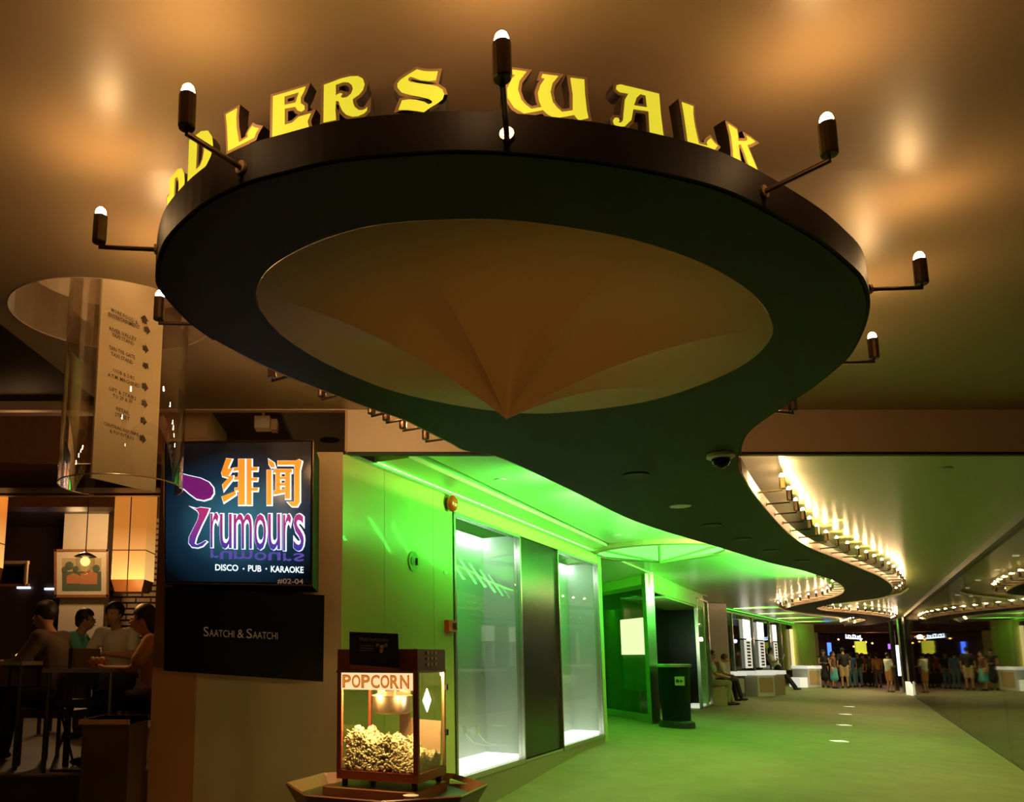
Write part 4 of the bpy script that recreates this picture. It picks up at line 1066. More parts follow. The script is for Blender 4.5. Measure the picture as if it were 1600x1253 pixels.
# ================================================================== things on the green wall
v_, z_ = wv(699, 787)
t = thing('fire_bell', 'round red fire alarm bell high on the green glass wall', 'alarm bell', W(v_, 0.0, z_), -ANG, )
MB().tube([(0, 0, 0), (0.035, 0, 0)], 0.055, 16).build('base', 'black_matte', t)
f = MB(); f.lathe([(0.078, 0.0), (0.080, 0.02), (0.070, 0.045), (0.045, 0.060), (0.0001, 0.066)], (0, 0, 0), 28)
for v in f.bm.verts: v.co = Vector((v.co.z + 0.03, v.co.y, v.co.x))
f.build('gong', 'bell_red', t, smooth=True); MB().ball((0.098, 0, 0), 0.010, 1).build('bolt', 'brass', t)
v_, z_ = wv(645, 877)
t = thing('wall_plate', 'small round pale speaker plate on the green glass wall', 'wall plate', W(v_, 0.0, z_), -ANG)
MB().tube([(0, 0, 0), (0.012, 0, 0)], 0.085, 28).build('plate', 'green_wall', t)
MB().tube([(0.012, -0.025, 0), (0.018, -0.025, 0)], 0.035, 16).build('grille', 'dark_steel', t)
MB().lo((0.012, 0.028, -0.03), (0.026, 0.044, 0.03)).build('switch', 'black_matte', t)
v_, z_ = wv(701, 978)
t = thing('call_point', 'red fire call point box beside the first lit window', 'call point', W(v_, 0.0, z_), -ANG)
MB().lo((0, -0.09, -0.05), (0.045, 0.09, 0.05)).build('case', 'red', t)
MB().lo((0.045, 0.0, -0.03), (0.05, 0.07, 0.03)).build('pane', 'black_gloss', t)
v_, z_ = wv(696, 895)
o = MB().lo((0, -0.035, -0.014), (0.006, 0.035, 0.014)).build('door_tag', 'white'); o.location = W(v_, 0, z_); o.rotation_euler = (0, 0, -ANG)
tag(o, 'tiny white rectangular tag on the green glass below the bell', 'tag')
for px, lab in ((722, 'white power adapter at the left in the first lit window'), (742, 'white power adapter further right in the first lit window')):
    v_, z_ = wv(px, 1141, -0.30)
    t = thing('power_adapter', lab, 'power adapter', W(v_, -0.30, z_), -ANG, group='power adapters in the lit window')
    MB().box((0, 0, 0), (0.06, 0.09, 0.075)).build('case', 'white', t)
    MB().tube([(0.02, 0.03, -0.03), (0.05, 0.16, -0.13), (0.08, 0.42, -0.18), (0.10, 0.70, z_ * 0 - 0.20)], 0.005, 5).build('cable', 'white', t)
    MB().lo((-0.16, -0.012, -0.012), (-0.03, 0.012, 0.012)).build('plug', 'white', t)
# litter bin
g_ = G(1058, 1136)
t = thing('litter_bin', 'round dark litter bin with a pale rim in front of the dark doorway', 'bin', g_, -0.5)
MB().lathe([(0.30, 0), (0.30, 0.09), (0.24, 0.12), (0.24, 0.0)], (0, 0, 0), 24).build('base', 'black_matte', t)
MB().lathe([(0.235, 0.05), (0.245, 0.5), (0.262, 1.02)], (0, 0, 0), 24).build('body', 'black_box', t, smooth=True, angle=40)
MB().lathe([(0.262, 1.02), (0.29, 1.03), (0.295, 1.07), (0.26, 1.085), (0.17, 1.075)], (0, 0, 0), 24).build('rim', 'steel', t)
MB().lo((0.045, -0.275, 0.72), (0.20, -0.235, 0.87)).build('label_plate', 'letter_face' if False else 'cloth_khaki', t)
MB().tube([(0.09, -0.28, 0.795), (0.09, -0.276, 0.795)], 0.03, 14).build('mark', 'ink', t)
MB().tube([(0.15, -0.28, 0.795), (0.15, -0.276, 0.795)], 0.022, 14).build('mark', 'ink', t)

# ================================================================== popcorn machine on its cart
PM = thing('popcorn_machine', 'red and gold glass popcorn machine half full of popcorn, on a wooden cart', 'popcorn machine', (0.041, 4.0, 0.848), -math.radians(25))
w2, d2, H_ = 0.21, 0.18, 0.64
zb, zw, zt = 0.07, 0.535, 0.64
MB().lo((-w2, -d2, 0.035), (w2, d2, 0.075)).build('base', 'machine_red', PM)
f = MB(); f.lo((-w2 - 0.004, -d2 - 0.004, zw - 0.006), (w2 + 0.004, d2 + 0.004, zw + 0.004)); f.build('gold_band', 'machine_gold', PM)
MB().lo((-w2, -d2, zw), (w2, d2, zt)).build('hood', 'machine_red', PM)
for x, y in ((-1, -1), (1, -1), (1, 1), (-1, 1)):
    ww = 0.024 if y < 0 else 0.012
    MB().lo((x * w2, y * d2, 0.07), (x * (w2 - ww), y * (d2 - 0.018), zw)).build('post', 'machine_red' if not (x > 0 and y > 0) else 'machine_gold', PM)
    MB().tube([(x * (w2 - 0.03), y * (d2 - 0.03), 0), (x * (w2 - 0.03), y * (d2 - 0.03), 0.036)], 0.014, 10).build('foot', 'black_matte', PM)
MB().lo((-w2 + 0.024, -d2 + 0.006, 0.075), (w2 - 0.024, -d2 + 0.009, zw)).build('front_pane', 'case_glass', PM)
MB().lo((w2 - 0.009, -d2 + 0.018, 0.075), (w2 - 0.006, d2 - 0.012, zw)).build('side_pane', 'case_glass', PM)
MB().lo((-w2 + 0.006, -d2 + 0.018, 0.075), (-w2 + 0.009, d2 - 0.012, zw)).build('side_pane', 'case_glass', PM)
MB().lo((-w2 + 0.012, d2 - 0.009, 0.075), (w2 - 0.012, d2 - 0.006, zw)).build('back_pane', 'case_glass', PM)
for z in (0.455, 0.235): MB().lo((w2, d2 - 0.016, z - 0.014), (w2 + 0.012, d2 + 0.006, z + 0.014)).build('hinge', 'black_matte', PM)
MB().lo((-w2 + 0.024, -d2 - 0.004, zw - 0.085), (w2 - 0.024, -d2 + 0.004, zw - 0.006)).build('banner', 'banner', PM)
for i, ch in enumerate('POPCORN'):
    R_ = Matrix.Translation((-w2 + 0.024 + 0.030 + i * 0.0505, -d2 - 0.0055, zw - 0.046)) @ Matrix.Rotation(PI / 2, 4, 'X')
    text_obj('letter_outline', ch, 'banner_red', R_, PM, w=0.046, h=0.062, offset=0.03)
    R_ = Matrix.Translation((-w2 + 0.024 + 0.030 + i * 0.0505, -d2 - 0.0070, zw - 0.046)) @ Matrix.Rotation(PI / 2, 4, 'X')
    text_obj('letter', ch, 'banner_gold', R_, PM, w=0.037, h=0.052, offset=-0.012)
for i in range(3):
    for j in range(3):
        MB().lo((w2, -0.075 + i * 0.05, zw + 0.028 + j * 0.027), (w2 + 0.005, -0.043 + i * 0.05, zw + 0.040 + j * 0.027)).build('vent', 'machine_gold', PM)
f = MB().lathe([(0.0001, -0.045), (0.075, -0.045), (0.092, -0.036), (0.096, -0.015), (0.096, 0.038), (0.101, 0.041), (0.101, 0.044), (0.09, 0.046), (0.05, 0.060), (0.0001, 0.066)], (0.0, 0.0, 0.375), 32)
kt = f.build('kettle', 'kettle', PM, smooth=True, angle=35)
f = MB(); f.lathe([(0.0, 0), (0.03, 0.004), (0.0001, 0.012)], (0, 0, 0), 16)
MB().tube([(0.02, 0, 0.43), (0.02, 0, zw)], 0.008, 8).build('agitator_rod', 'steel', PM)
MB().lo((-0.075, -0.012, 0.385), (-0.035, 0.012, zw)).build('kettle_hanger', 'wood_dark', PM)
MB().tube([(-0.09, -0.02, 0.40), (-0.06, -0.055, 0.405)], 0.007, 8).build('kettle_handle', 'black_matte', PM)
MB().lo((-0.02, d2 - 0.05, 0.12), (0.03, d2 - 0.02, zw)).build('back_post', 'tan_board', PM)
f = MB(); f.hexa([(0.02, 0.16, 0.1), (0.19, 0.16, 0.1), (0.19, 0.15, 0.1), (0.02, 0.15, 0.1), (-0.02, 0.165, 0.30), (0.195, 0.165, 0.29), (0.195, 0.155, 0.29), (-0.02, 0.155, 0.30)]); f.build('chute_board', 'tan_board', PM)
# white diamond notice, its brightness put in as glow, on the side pane
c_ = Vector((w2 - 0.012, -0.04, 0.40))
MB().hexa([c_ + Vector((a, y, z)) for a in (0, 0.003) for y, z in ((-0.05, 0), (0, -0.055), (0.05, 0), (0, 0.055))]).build('diamond_notice', 'light_panel', PM)
MB().tube([(-0.10, -0.05, zw - 0.03), (-0.10, -0.05, zw - 0.005)], 0.02, 12).build('lamp', 'halogen', PM)
MB().tube([(0.12, -0.05, zw - 0.03), (0.12, -0.05, zw - 0.005)], 0.02, 12).build('lamp', 'halogen', PM)
point('popcorn_fill', tuple(PM.matrix_basis @ Vector((-0.09, -0.145, 0.43))), 7.0, (1, 0.62, 0.24), 0.02)  # this and the next are point lights added to brighten the popcorn front
point('popcorn_fill', tuple(PM.matrix_basis @ Vector((0.16, -0.135, 0.44))), 6.0, (1, 0.62, 0.24), 0.02)
# popcorn heap
def heap(x, y):
    return 0.150 - 0.30 * (x + 0.05) * (x > -0.05) + 0.02 * math.sin(x * 30) - 0.10 * max(0, y) + 0.012 * math.sin(x * 55 + y * 40)
f = MB(); NX, NY = 16, 12; gg = []
for i in range(NX + 1):
    row = []
    for j in range(NY + 1):
        x = -0.185 + 0.37 * i / NX; y = -0.130 + 0.278 * j / NY
        row.append(f.bm.verts.new((x, y, 0.076 + max(0.02, heap(x, y)) - 0.008)))
    gg.append(row)
for i in range(NX):
    for j in range(NY): f.bm.faces.new([gg[i][j], gg[i + 1][j], gg[i + 1][j + 1], gg[i][j + 1]])
for (i0, j0, di, dj, n_) in ((0, 0, 1, 0, NX), (0, 0, 0, 1, NY), (NX, 0, 0, 1, NY), (0, NY, 1, 0, NX)):
    prev = None
    for k in range(n_ + 1):
        tv = gg[i0 + di * k][j0 + dj * k]; bv = f.bm.verts.new((tv.co.x, tv.co.y, 0.076))
        if prev: f.bm.faces.new([prev[0], tv, bv, prev[1]])
        prev = (tv, bv)
rnd = random.Random(3)
def kernel(c, r):
    for _ in range(3):
        o_ = Vector((rnd.uniform(-1, 1), rnd.uniform(-1, 1), rnd.uniform(-1, 1))) * r * 0.55
        f.ball(Vector(c) + o_, r * rnd.uniform(0.5, 0.75), 1)
for k in range(520):
    x = rnd.uniform(-0.183, 0.183); y = rnd.uniform(-0.130, 0.145); kernel((x, y, 0.076 + max(0.02, heap(x, y)) + rnd.uniform(-0.004, 0.008)), 0.011)
for k in range(560):
    x = rnd.uniform(-0.183, 0.183); h_ = max(0.02, heap(x, -0.16)); q0 = rnd.uniform(0, 1); kernel((x, -0.163 + 0.035 * q0, 0.083 + q0 * h_), 0.0095)
for k in range(300):
    y = rnd.uniform(-0.160, 0.145); h_ = max(0.02, heap(0.185, y)); kernel((0.186, y, 0.083 + rnd.uniform(0, 1) * h_), 0.0095)
pc = f.build('popcorn', 'popcorn', None, smooth=False); pc.location = PM.location; pc.rotation_euler = PM.rotation_euler
tag(pc, 'yellow white heap of popcorn lying inside the glass popcorn machine', 'popcorn', kind='stuff')
# placard in front of the hood
t = thing('placard', 'small black placard reading free popcorn, leaning on the popcorn machine hood', 'sign', (0, 0, 0))
def pcq(px, py, o=0.0): p = D(px, py, 3.885 - (px - 527) * 0.00144); return Vector((p.x, p.y - o, p.z))
f = MB(); q4 = [pcq(546, 1040), pcq(624, 1046), pcq(622, 990), pcq(546, 987)]; dv = Vector((0.0, 0.008, 0))
f.hexa([q4[0], q4[1], q4[1] + dv, q4[0] + dv, q4[3], q4[2], q4[2] + dv, q4[3] + dv]); f.build('card', 'paper_black', t)
MB().hexa([pcq(546, 1045), pcq(624, 1050), pcq(624, 1050) + dv, pcq(546, 1045) + dv, pcq(546, 1038, .004), pcq(624, 1044, .004), pcq(624, 1044, .004) + dv, pcq(546, 1038, .004) + dv]).build('holder', 'cloth_rust', t)
text_obj('lettering', 'FREE POPCORN', 'paper_print', None, t, warp=lambda a, b: pcq(lerp(562, 606, a), lerp(1001, 996, b) + 2 * a, 0.004), offset=0.01, res=1)
for k in range(3): text_obj('lettering', ['YOURS TO SHARE', 'WHILE YOU WAIT', 'ENJOY IT'][k] if False else '-----------', 'paper_print', None, t, warp=lambda a, b, k=k: pcq(lerp(562, 584, a), lerp(1009 + k * 3.6, 1008 + k * 3.6, b) + a, 0.004), res=1)
for k, (dx, dy, rr) in enumerate(((590, 1008, 3.2), (597, 1011, 3.6), (603, 1008, 3.0), (596, 1017, 3.4))):
    c_ = pcq(dx, dy, 0.004); MB().ball(c_, rr * 0.003, 2, (1, 0.25, 1)).build('heart_print', 'paper_face' if k % 2 else 'paper_print', t)
# cart: octagonal wooden tray with raised rims on a cabinet leg
CT = thing('wooden_cart', 'dark wooden cart with an eight-sided raised rim tray under the popcorn machine', 'cart', (0.01, 4.0, 0.0), math.radians(-25))
RX = 0.44
oc = [(RX * math.cos(PI / 8 + k * PI / 4), RX * math.sin(PI / 8 + k * PI / 4)) for k in range(8)]
MB().prism([(x * 0.98, y * 0.98) for x, y in oc], 0.77, 0.80).build('tray', 'wood_dark', CT)
for k in range(8):
    a = Vector(oc[k]); c = Vector(oc[(k + 1) % 8]); o1 = a.normalized() * 0.05; o2 = c.normalized() * 0.05
    MB().hexa([(a.x, a.y, 0.765), (c.x, c.y, 0.765), (c.x * .96, c.y * .96, 0.765), (a.x * .96, a.y * .96, 0.765),
               (a.x + o1.x, a.y + o1.y, 0.845), (c.x + o2.x, c.y + o2.y, 0.845), (c.x * .98 + o2.x, c.y * .98 + o2.y, 0.85), (a.x * .98 + o1.x, a.y * .98 + o1.y, 0.85)]).build('rim_board', 'wood', CT)
MB().lo((-0.235, -0.205, 0.80), (0.235, 0.205, 0.846)).build('plinth', 'wood', CT)
MB().lo((-0.26, -0.24, 0.10), (0.26, 0.24, 0.77)).build('cabinet', 'wood_dark', CT)
for x, y in ((-1, -1), (1, -1), (1, 1), (-1, 1)): 
    f = MB().tube([(x * 0.22 - 0.012, y * 0.2, 0.055), (x * 0.22 + 0.012, y * 0.2, 0.055)], 0.05, 14); f.build('wheel', 'black_matte', CT)
cp = D(642, 1252, 3.62)
t = thing('glass_cup', 'short clear glass cup at the front corner of the cart tray', 'cup', (cp.x, 3.615, 0.80))
MB().lathe([(0.026, 0.0), (0.030, 0.002), (0.034, 0.055), (0.032, 0.055), (0.028, 0.006), (0.0001, 0.006)], (0, 0, 0), 20).build('cup', 'case_glass', t, smooth=True)
MB().lathe([(0.033, 0.0545), (0.035, 0.0565), (0.032, 0.057)], (0, 0, 0), 20).build('lip', 'white', t)
o = MB().hexa([(0, 0, 0), (0.09, 0.02, 0), (0.05, 0.05, 0), (0, 0.03, 0), (0, 0, 0.02), (0.09, 0.02, 0.003), (0.05, 0.05, 0.003), (0, 0.03, 0.02)]).build('paper_slip', 'green_wall'); o.location = (0.315, 3.99, 0.848); o.rotation_euler = (0, 0, -0.4)
tag(o, 'bright green paper slip behind the right corner of the popcorn machine', 'paper')
# added warm uplight on the ground, out of view, brightening the fabric canopy
t = thing('added_uplight', 'small round ground lamp shining up at the fabric canopy', 'lamp', (0.9, 1.3, 0.02))
MB().lathe([(0.09, 0), (0.10, 0.02), (0.07, 0.035), (0.0001, 0.03)], (0, 0, 0), 20).build('body', 'dark_steel', t)
d_ = bpy.data.lights.new('canopy_fill', 'SPOT'); d_.energy = 40; d_.color = (1.0, 0.44, 0.07); d_.spot_size = math.radians(44); d_.spot_blend = 0.9; d_.shadow_soft_size = 0.05
o = bpy.data.objects.new('canopy_fill', d_); COL.objects.link(o); o.location = (0.9, 1.3, 0.08)
o.rotation_euler = (Vector((cen.x, cen.y + 0.2, 2.6)) - o.location).to_track_quat('-Z', 'Y').to_euler()

# ================================================================== restaurant on the left
ZR = 0.62
struct(MB().lo((-9, 12.6, ZR), (0, 12.8, 3.6)).build('wall_restaurant_back', 'wood_dark'))
struct(MB().lo((-9, 5.9, 3.5), (-0.9, 12.8, 3.6)).build('ceiling_restaurant', 'wood_dark'))
a, c = pq(83, 1100, 172, 768, 11.4)
struct(MB().lo((a.x, 11.4, ZR), (c.x, 11.6, c.z + 0.3)).build('wall_partition', 'cream'))
# fascia boards over the restaurant front
a, c = pq(-60, 722, 245, 650, 5.75)
struct(MB().lo((a.x - 2, 5.75, a.z), (xl, 5.80, c.z)).build('trim_restaurant_fascia', 'wood'))
a, c = pq(-60, 762, 245, 725, 5.9)
struct(MB().lo((a.x - 2, 5.9, a.z), (xl, 6.1, c.z)).build('trim_restaurant_beam', 'wood_dark'))
struct(MB().lo((a.x - 2, 5.95, a.z - 0.05), (xl, 6.0, a.z - 0.03)).build('trim_restaurant_rail', 'brass'))
a, c = pq(-40, 792, 235, 775, 9.0)
struct(MB().lo((a.x - 1, 9.0, a.z), (c.x, 9.3, c.z)).build('trim_inner_beam', 'wood'))
# brick wall strip beside the lampshade
a, c = pq(165, 1010, 262, 770, 11.8)
bw = thing('brick_pier', 'narrow pier of thin pale bricks behind the tall lampshade', 'pier', (a.x, 11.8, ZR))
MB().lo((0, 0.03, 0), (c.x - a.x, 0.3, c.z - ZR + 0.2)).build('core', 'mortar', bw)
f = MB(); hb = 0.085; k = 0; z = a.z - ZR - 0.2
while z < c.z - ZR:
    x = -0.02 + (0.09 if k % 2 else 0)
    while x < c.x - a.x:
        f.lo((max(x, 0), 0.0, z), (min(x + 0.20, c.x - a.x), 0.03, z + hb - 0.03)); x += 0.22
    z += hb; k += 1
o = f.build('brick', 'brick', bw); o['kind'] = 'stuff'
# framed picture
PY = 11.34
t = thing('framed_picture', 'framed picture of a low house among trees on the cream partition', 'picture', (0, 0, 0))
def pc_(px, py, o=0.0): p = D(px, py, PY - o); return p
def pquad(x0, y0, x1, y1, o): return [pc_(x0, y1, o), pc_(x1, y1, o), pc_(x1, y0, o), pc_(x0, y0, o)]
def qslab(name, q, th, m, par):
    dv = Vector((0, th, 0)); return MB().hexa([q[0], q[1], q[1] + dv, q[0] + dv, q[3], q[2], q[2] + dv, q[3] + dv]).build(name, m, par)
qslab('mount', pquad(88, 861, 167, 930, 0.02), 0.02, 'cream', t)
for q in (pquad(85, 858, 170, 861.5, 0.04), pquad(84, 929, 169, 933.5, 0.04), pquad(84.5, 858, 88, 933, 0.04), pquad(166, 858, 169.5, 933, 0.04)): qslab('frame', q, 0.05, 'wood', t)
qslab('sky_print', pquad(97, 872, 158, 895, 0.025), 0.004, 'cloth_khaki', t); qslab('ground_print', pquad(97, 893, 158, 923, 0.026), 0.004, 'cloth_darkgreen', t)
for (x0, y0, x1, y1) in ((104, 900, 126, 912), (126, 896, 152, 913)):
    f = MB(); pr_ = [pc_(x0, y1, .030), pc_(x1, y1, .030), pc_(x1, y0, .030), pc_((x0 + x1) / 2, y0 - 5, .030), pc_(x0, y0, .030)]; f.faces(pr_, [(0, 1, 2, 3, 4)]); f.build('house_print', 'cloth_rust', t)
for (x, y, r_) in ((108, 884, 7), (118, 889, 5), (101, 890, 5), (150, 888, 6)):
    MB().ball(pc_(x, y, .03), r_ * 0.009, 2, (1, 0.1, 1)).build('tree_print', 'cloth_darkgreen', t)
# hanging lampshades
mat('shade', (0.9, 0.6, 0.25), 0.6, emit=(1.0, 0.42, 0.08), es=0.75)
mat('shade_hot', (1, 0.8, 0.4), 0.6, emit=(1.0, 0.62, 0.20), es=1.6)
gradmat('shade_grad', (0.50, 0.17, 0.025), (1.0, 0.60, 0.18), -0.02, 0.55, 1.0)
def lampshade(x0, x1, y0, y1, Y, label, w=None):
    a = D(x0, y1, Y); c = D(x1, y0, Y); L = w or (c.x - a.x); h = c.z - a.z
    t = thing('hanging_lampshade', label, 'lamp', (c.x - L / 2, Y, a.z), group='tall paper lampshades in the restaurant')
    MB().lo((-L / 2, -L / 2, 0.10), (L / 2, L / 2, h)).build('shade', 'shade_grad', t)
    MB().hexa([(-L / 2 * .8, -L / 2 * .8, 0.0), (L / 2 * .8, -L / 2 * .8, 0.0), (L / 2 * .8, L / 2 * .8, 0.0), (-L / 2 * .8, L / 2 * .8, 0.0), (-L / 2, -L / 2, 0.10), (L / 2, -L / 2, 0.10), (L / 2, L / 2, 0.10), (-L / 2, L / 2, 0.10)]).build('bottom_fold', 'wood', t)
    for q in (h * 0.40,): MB().lo((-L / 2 - 0.004, -L / 2 - 0.004, q), (L / 2 + 0.004, L / 2 + 0.004, q + 0.008)).build('seam', 'wood', t)
    MB().lo((-0.004, -L / 2 - 0.005, 0.0), (0.004, -L / 2 - 0.001, h)).build('cord', 'wood_dark', t)
    MB().lo((-0.006, -0.006, h), (0.006, 0.006, 3.5 - a.z)).build('hanger', 'wood_dark', t)
    return t
lampshade(181, 239, 772, 926, 6.8, 'tall glowing paper lampshade hanging left of the pub sign')
lampshade(-20, 9, 770, 905, 6.9, 'tall glowing paper lampshade cut by the left edge of the photo')
p = D(133, 880, 9.0)
t = thing('pendant_lamp', 'clear bell shaped glass pendant lamp hanging before the framed picture', 'lamp', (p.x, 9.0, p.z))
MB().lathe([(0.0001, -0.125), (0.03, -0.12), (0.07, -0.08), (0.10, -0.01), (0.104, 0.07)], (0, 0, 0), 24).build('glass_shade', 'case_glass', t, smooth=True)
MB().lathe([(0.104, 0.07), (0.125, 0.074), (0.06, 0.11), (0.012, 0.13), (0.0001, 0.13)], (0, 0, 0), 24).build('cap', 'steel', t, smooth=True)
MB().ball((0, 0, 0.02), 0.055, 2).build('bulb', 'shade_hot', t); MB().tube([(0, 0, 0.13), (0, 0, 3.5 - p.z)], 0.006, 6).build('cord', 'wood_dark', t)
# dark side boards with bottles glow at far left, tv frame
t = thing('cabinet_frame', 'pale framed dark window at the left edge behind the diners', 'window frame', (0, 0, 0))
def pslab(nm, x0, y0, x1, y1, Y, m, par, th=0.05):
    a = D(x0, y1, Y); c = D(x1, y0, Y); return MB().lo((a.x, Y, a.z), (c.x, Y + th, c.z)).build(nm, m, par)
pslab('glass', 2, 884, 38, 915, 10.5, 'black_gloss', t); pslab('rail', 0, 876, 44, 881, 10.48, 'tan_board', t); pslab('stile', 38, 876, 43, 915, 10.46, 'tan_board', t); pslab('sill', 0, 912, 44, 916, 10.47, 'wood', t)
for x0, x1, y, lab in ((26, 46, 918, 'left one of two thin white tube light reflections behind the diners'), (69, 86, 920, 'right one of two thin white tube light reflections behind the diners')):
    o = pslab('tube_light', x0, y - 1.5, x1, y + 1.5, 12.54, 'screen_white', None); tag(o, lab, 'light')  # glowing strips standing in for reflections of fluorescent tubes
p = D(30, 973, 6.6)
# tables
def rtable(px0, px1, Y0_, Y1_, label, zt=1.37, m='wood_dark'):
    x0 = D(px0, 1045, Y0_).x; x1 = D(px1, 1045, Y0_).x
    t = thing('dining_table', label, 'table', ((x0 + x1) / 2, (Y0_ + Y1_) / 2, ZR), group='restaurant tables')
    w_, d_2 = (x1 - x0) / 2, (Y1_ - Y0_) / 2
    MB().lo((-w_, -d_2, zt - ZR - 0.03), (w_, d_2, zt - ZR)).build('tabletop', m, t)
    for sx_ in (-1, 1):
        for sy_ in (-1, 1): MB().tube([(sx_ * w_ * .88, sy_ * d_2 * .88, 0), (sx_ * w_ * .88, sy_ * d_2 * .88, zt - ZR - 0.03)], 0.018, 8).build('leg', 'dark_steel', t)
    return t
mat('table_lacquer', (0.25, 0.20, 0.17), 0.12, coat=0.7)
T1 = rtable(66, 176, 5.95, 6.9, 'shiny dark restaurant table with a snack basket, nearest the pillar', m='table_lacquer')
T2 = rtable(-70, 34, 6.1, 7.0, 'dark restaurant table with a candle at the left edge', zt=1.42, m='table_lacquer')
T3 = rtable(150, 205, 9.2, 9.9, 'far table between the diner in cyan and the man facing us', zt=1.40)
o = MB().lathe([(0.035, 0), (0.045, 0.06), (0.040, 0.06), (0.03, 0.01), (0.0001, 0.01)], (0, 0, 0), 16).build('candle_glass', 'case_glass'); pz = D(30, 985, 6.4); o.location = (pz.x, 6.4, 1.42)
tag(o, 'small candle glass glowing on the table at the left edge', 'candle'); fl = MB().ball((0, 0, 0.035), 0.016, 1, (1, 1, 1.6)).build('flame', 'spot_orange', o)
o = MB().lathe([(0.05, 0), (0.085, 0.06), (0.08, 0.06), (0.048, 0.008), (0.0001, 0.008)], (0, 0, 0), 18).build('snack_basket', 'cloth_rust'); o.location = (D(152, 1040, 6.3).x, 6.3, 1.37); tag(o, 'small reddish brown snack basket on the shiny dark table', 'basket')
for k in range(6): o2 = MB().ball((0.04 * math.cos(k), 0.04 * math.sin(k), 0.065), 0.022, 1).build('snack', 'cloth_khaki', o)
# folding stool with crossing wire legs
st_ = thing('folding_stool', 'dark folding stool with thin crossing metal legs under the table', 'stool', (D(115, 1100, 5.95).x, 6.25, ZR))
MB().lo((-0.19, -0.17, 0.47), (0.19, 0.17, 0.51)).build('seat', 'black_matte', st_)
for sx_ in (-0.18, 0.18):
    MB().tube([(sx_, -0.2, 0.0), (sx_ * 0.95, 0.17, 0.47)], 0.010, 8).build('leg', 'bronze', st_); MB().tube([(sx_ * 0.9, 0.2, 0.0), (sx_ * 0.85, -0.17, 0.47)], 0.010, 8).build('leg', 'bronze', st_)
MB().tube([(-0.18, -0.2, 0.01), (0.18, -0.2, 0.01)], 0.009, 6).build('stretcher', 'bronze', st_); MB().tube([(-0.18, -0.05, 0.2), (0.18, 0.12, 0.38)], 0.008, 6).build('brace', 'bronze', st_)
# low planter wall blocks at the front
a, c = pq(150, 1300, 236, 1118, 5.55)
pl0 = thing('planter_box', 'low dark planter box standing against the pillar at lower left', 'planter', (0, 0, 0))
MB().lo((a.x, 5.2, -0.1), (xl - 0.01, 5.6, c.z)).build('body', 'wood_dark', pl0); MB().lo((a.x - 0.02, 5.18, c.z - 0.03), (xl - 0.01, 5.62, c.z)).build('rim', 'wood', pl0)
struct(MB().lo((-9, 5.82, -0.2), (-1.75, 5.9, ZR)).build('wall_step', 'wood_dark'))
point('restaurant_light', (D(120, 800, 10.4).x, 10.4, 3.2), 42, (1, 0.62, 0.28), 0.15)
point('restaurant_light_2', (D(60, 800, 7.0).x, 6.6, 3.0), 10, (1, 0.50, 0.2), 0.15)
point('shade_light', (D(210, 900, 6.6).x, 6.45, 2.0), 5, (1, 0.5, 0.15), 0.1)

# ================================================================== people
def blob(parts, voxel, name, m, parent, extra=()):
    b = MB()
    for q in parts:
        if q[0] == 'c': b.tube([q[1], q[2]], [q[3], q[4]], 10); b.ball(q[1], q[3], 2); b.ball(q[2], q[4], 2)
        else: b.ball(q[1], 1.0, 2, q[2])
    me = bpy.data.meshes.new(name); b.bm.to_mesh(me); b.bm.free()
    o = bpy.data.objects.new(name, me)
    r = o.modifiers.new('r', 'REMESH'); r.mode = 'VOXEL'; r.voxel_size = voxel
    sm = o.modifiers.new('s', 'SMOOTH'); sm.iterations = 4; sm.factor = 0.5
    me2 = bake(o)
    if extra:
        bm = bmesh.new(); bm.from_mesh(me2); e_ = MB(); e_.bm.free(); e_.bm = bm
        for pts, rs in extra: e_.tube(pts, rs, 6)
        bm.to_mesh(me2); bm.free()
    me2.name = name; me2.materials.clear(); me2.materials.append(MATS[m])
    for p in me2.polygons: p.use_smooth = True
    o = bpy.data.objects.new(name, me2); COL.objects.link(o); o.parent = parent
    return o
BASE = dict(pelvis=(0, 0, .95), waist=(0, 0, 1.08), chest=(0, 0, 1.30), neckb=(0, -.01, 1.44), neckt=(0, .015, 1.51), head=(0, .03, 1.60),
            shL=(-.18, 0, 1.41), shR=(.18, 0, 1.41), elL=(-.235, -.02, 1.13), elR=(.235, -.02, 1.13), wrL=(-.24, .05, .89), wrR=(.24, .05, .89),
            hiL=(-.09, 0, .92), hiR=(.09, 0, .92), knL=(-.10, .02, .50), knR=(.10, .02, .50), anL=(-.10, -.02, .08), anR=(.10, -.02, .08))
def hand_chains(wr, el, up=Vector((0, 0, 1)), inward=1):
    d = (wr - el).normalized(); s_ = d.cross(up)
    s_ = s_.normalized() if s_.length > 0.1 else Vector((0, 1, 0)); n_ = s_.cross(d)
    out = []; base = wr + d * 0.075
    for k, (off, L) in enumerate(((-.030, .060), (-.010, .072), (.010, .068), (.029, .052))):
        b0 = base + s_ * off - d * 0.01; p1 = b0 + d * L * .45 - n_ * .004; p2 = p1 + d * L * .30 - n_ * .014; p3 = p2 + d * L * .2 - n_ * .022
        out.append(([b0, p1, p2, p3], [.0095, .009, .008, .006]))
    tb = wr + d * 0.025 + s_ * -.028 * inward
    out.append(([tb, tb + d * .025 - s_ * .022 * inward, tb + d * .05 - s_ * .028 * inward - n_ * .01], [.012, .010, .008]))
    return out, ('e', wr + d * 0.05, (.036 if abs(s_.x) > .6 else .030, .036 if abs(s_.y) > .6 else .030, .034))
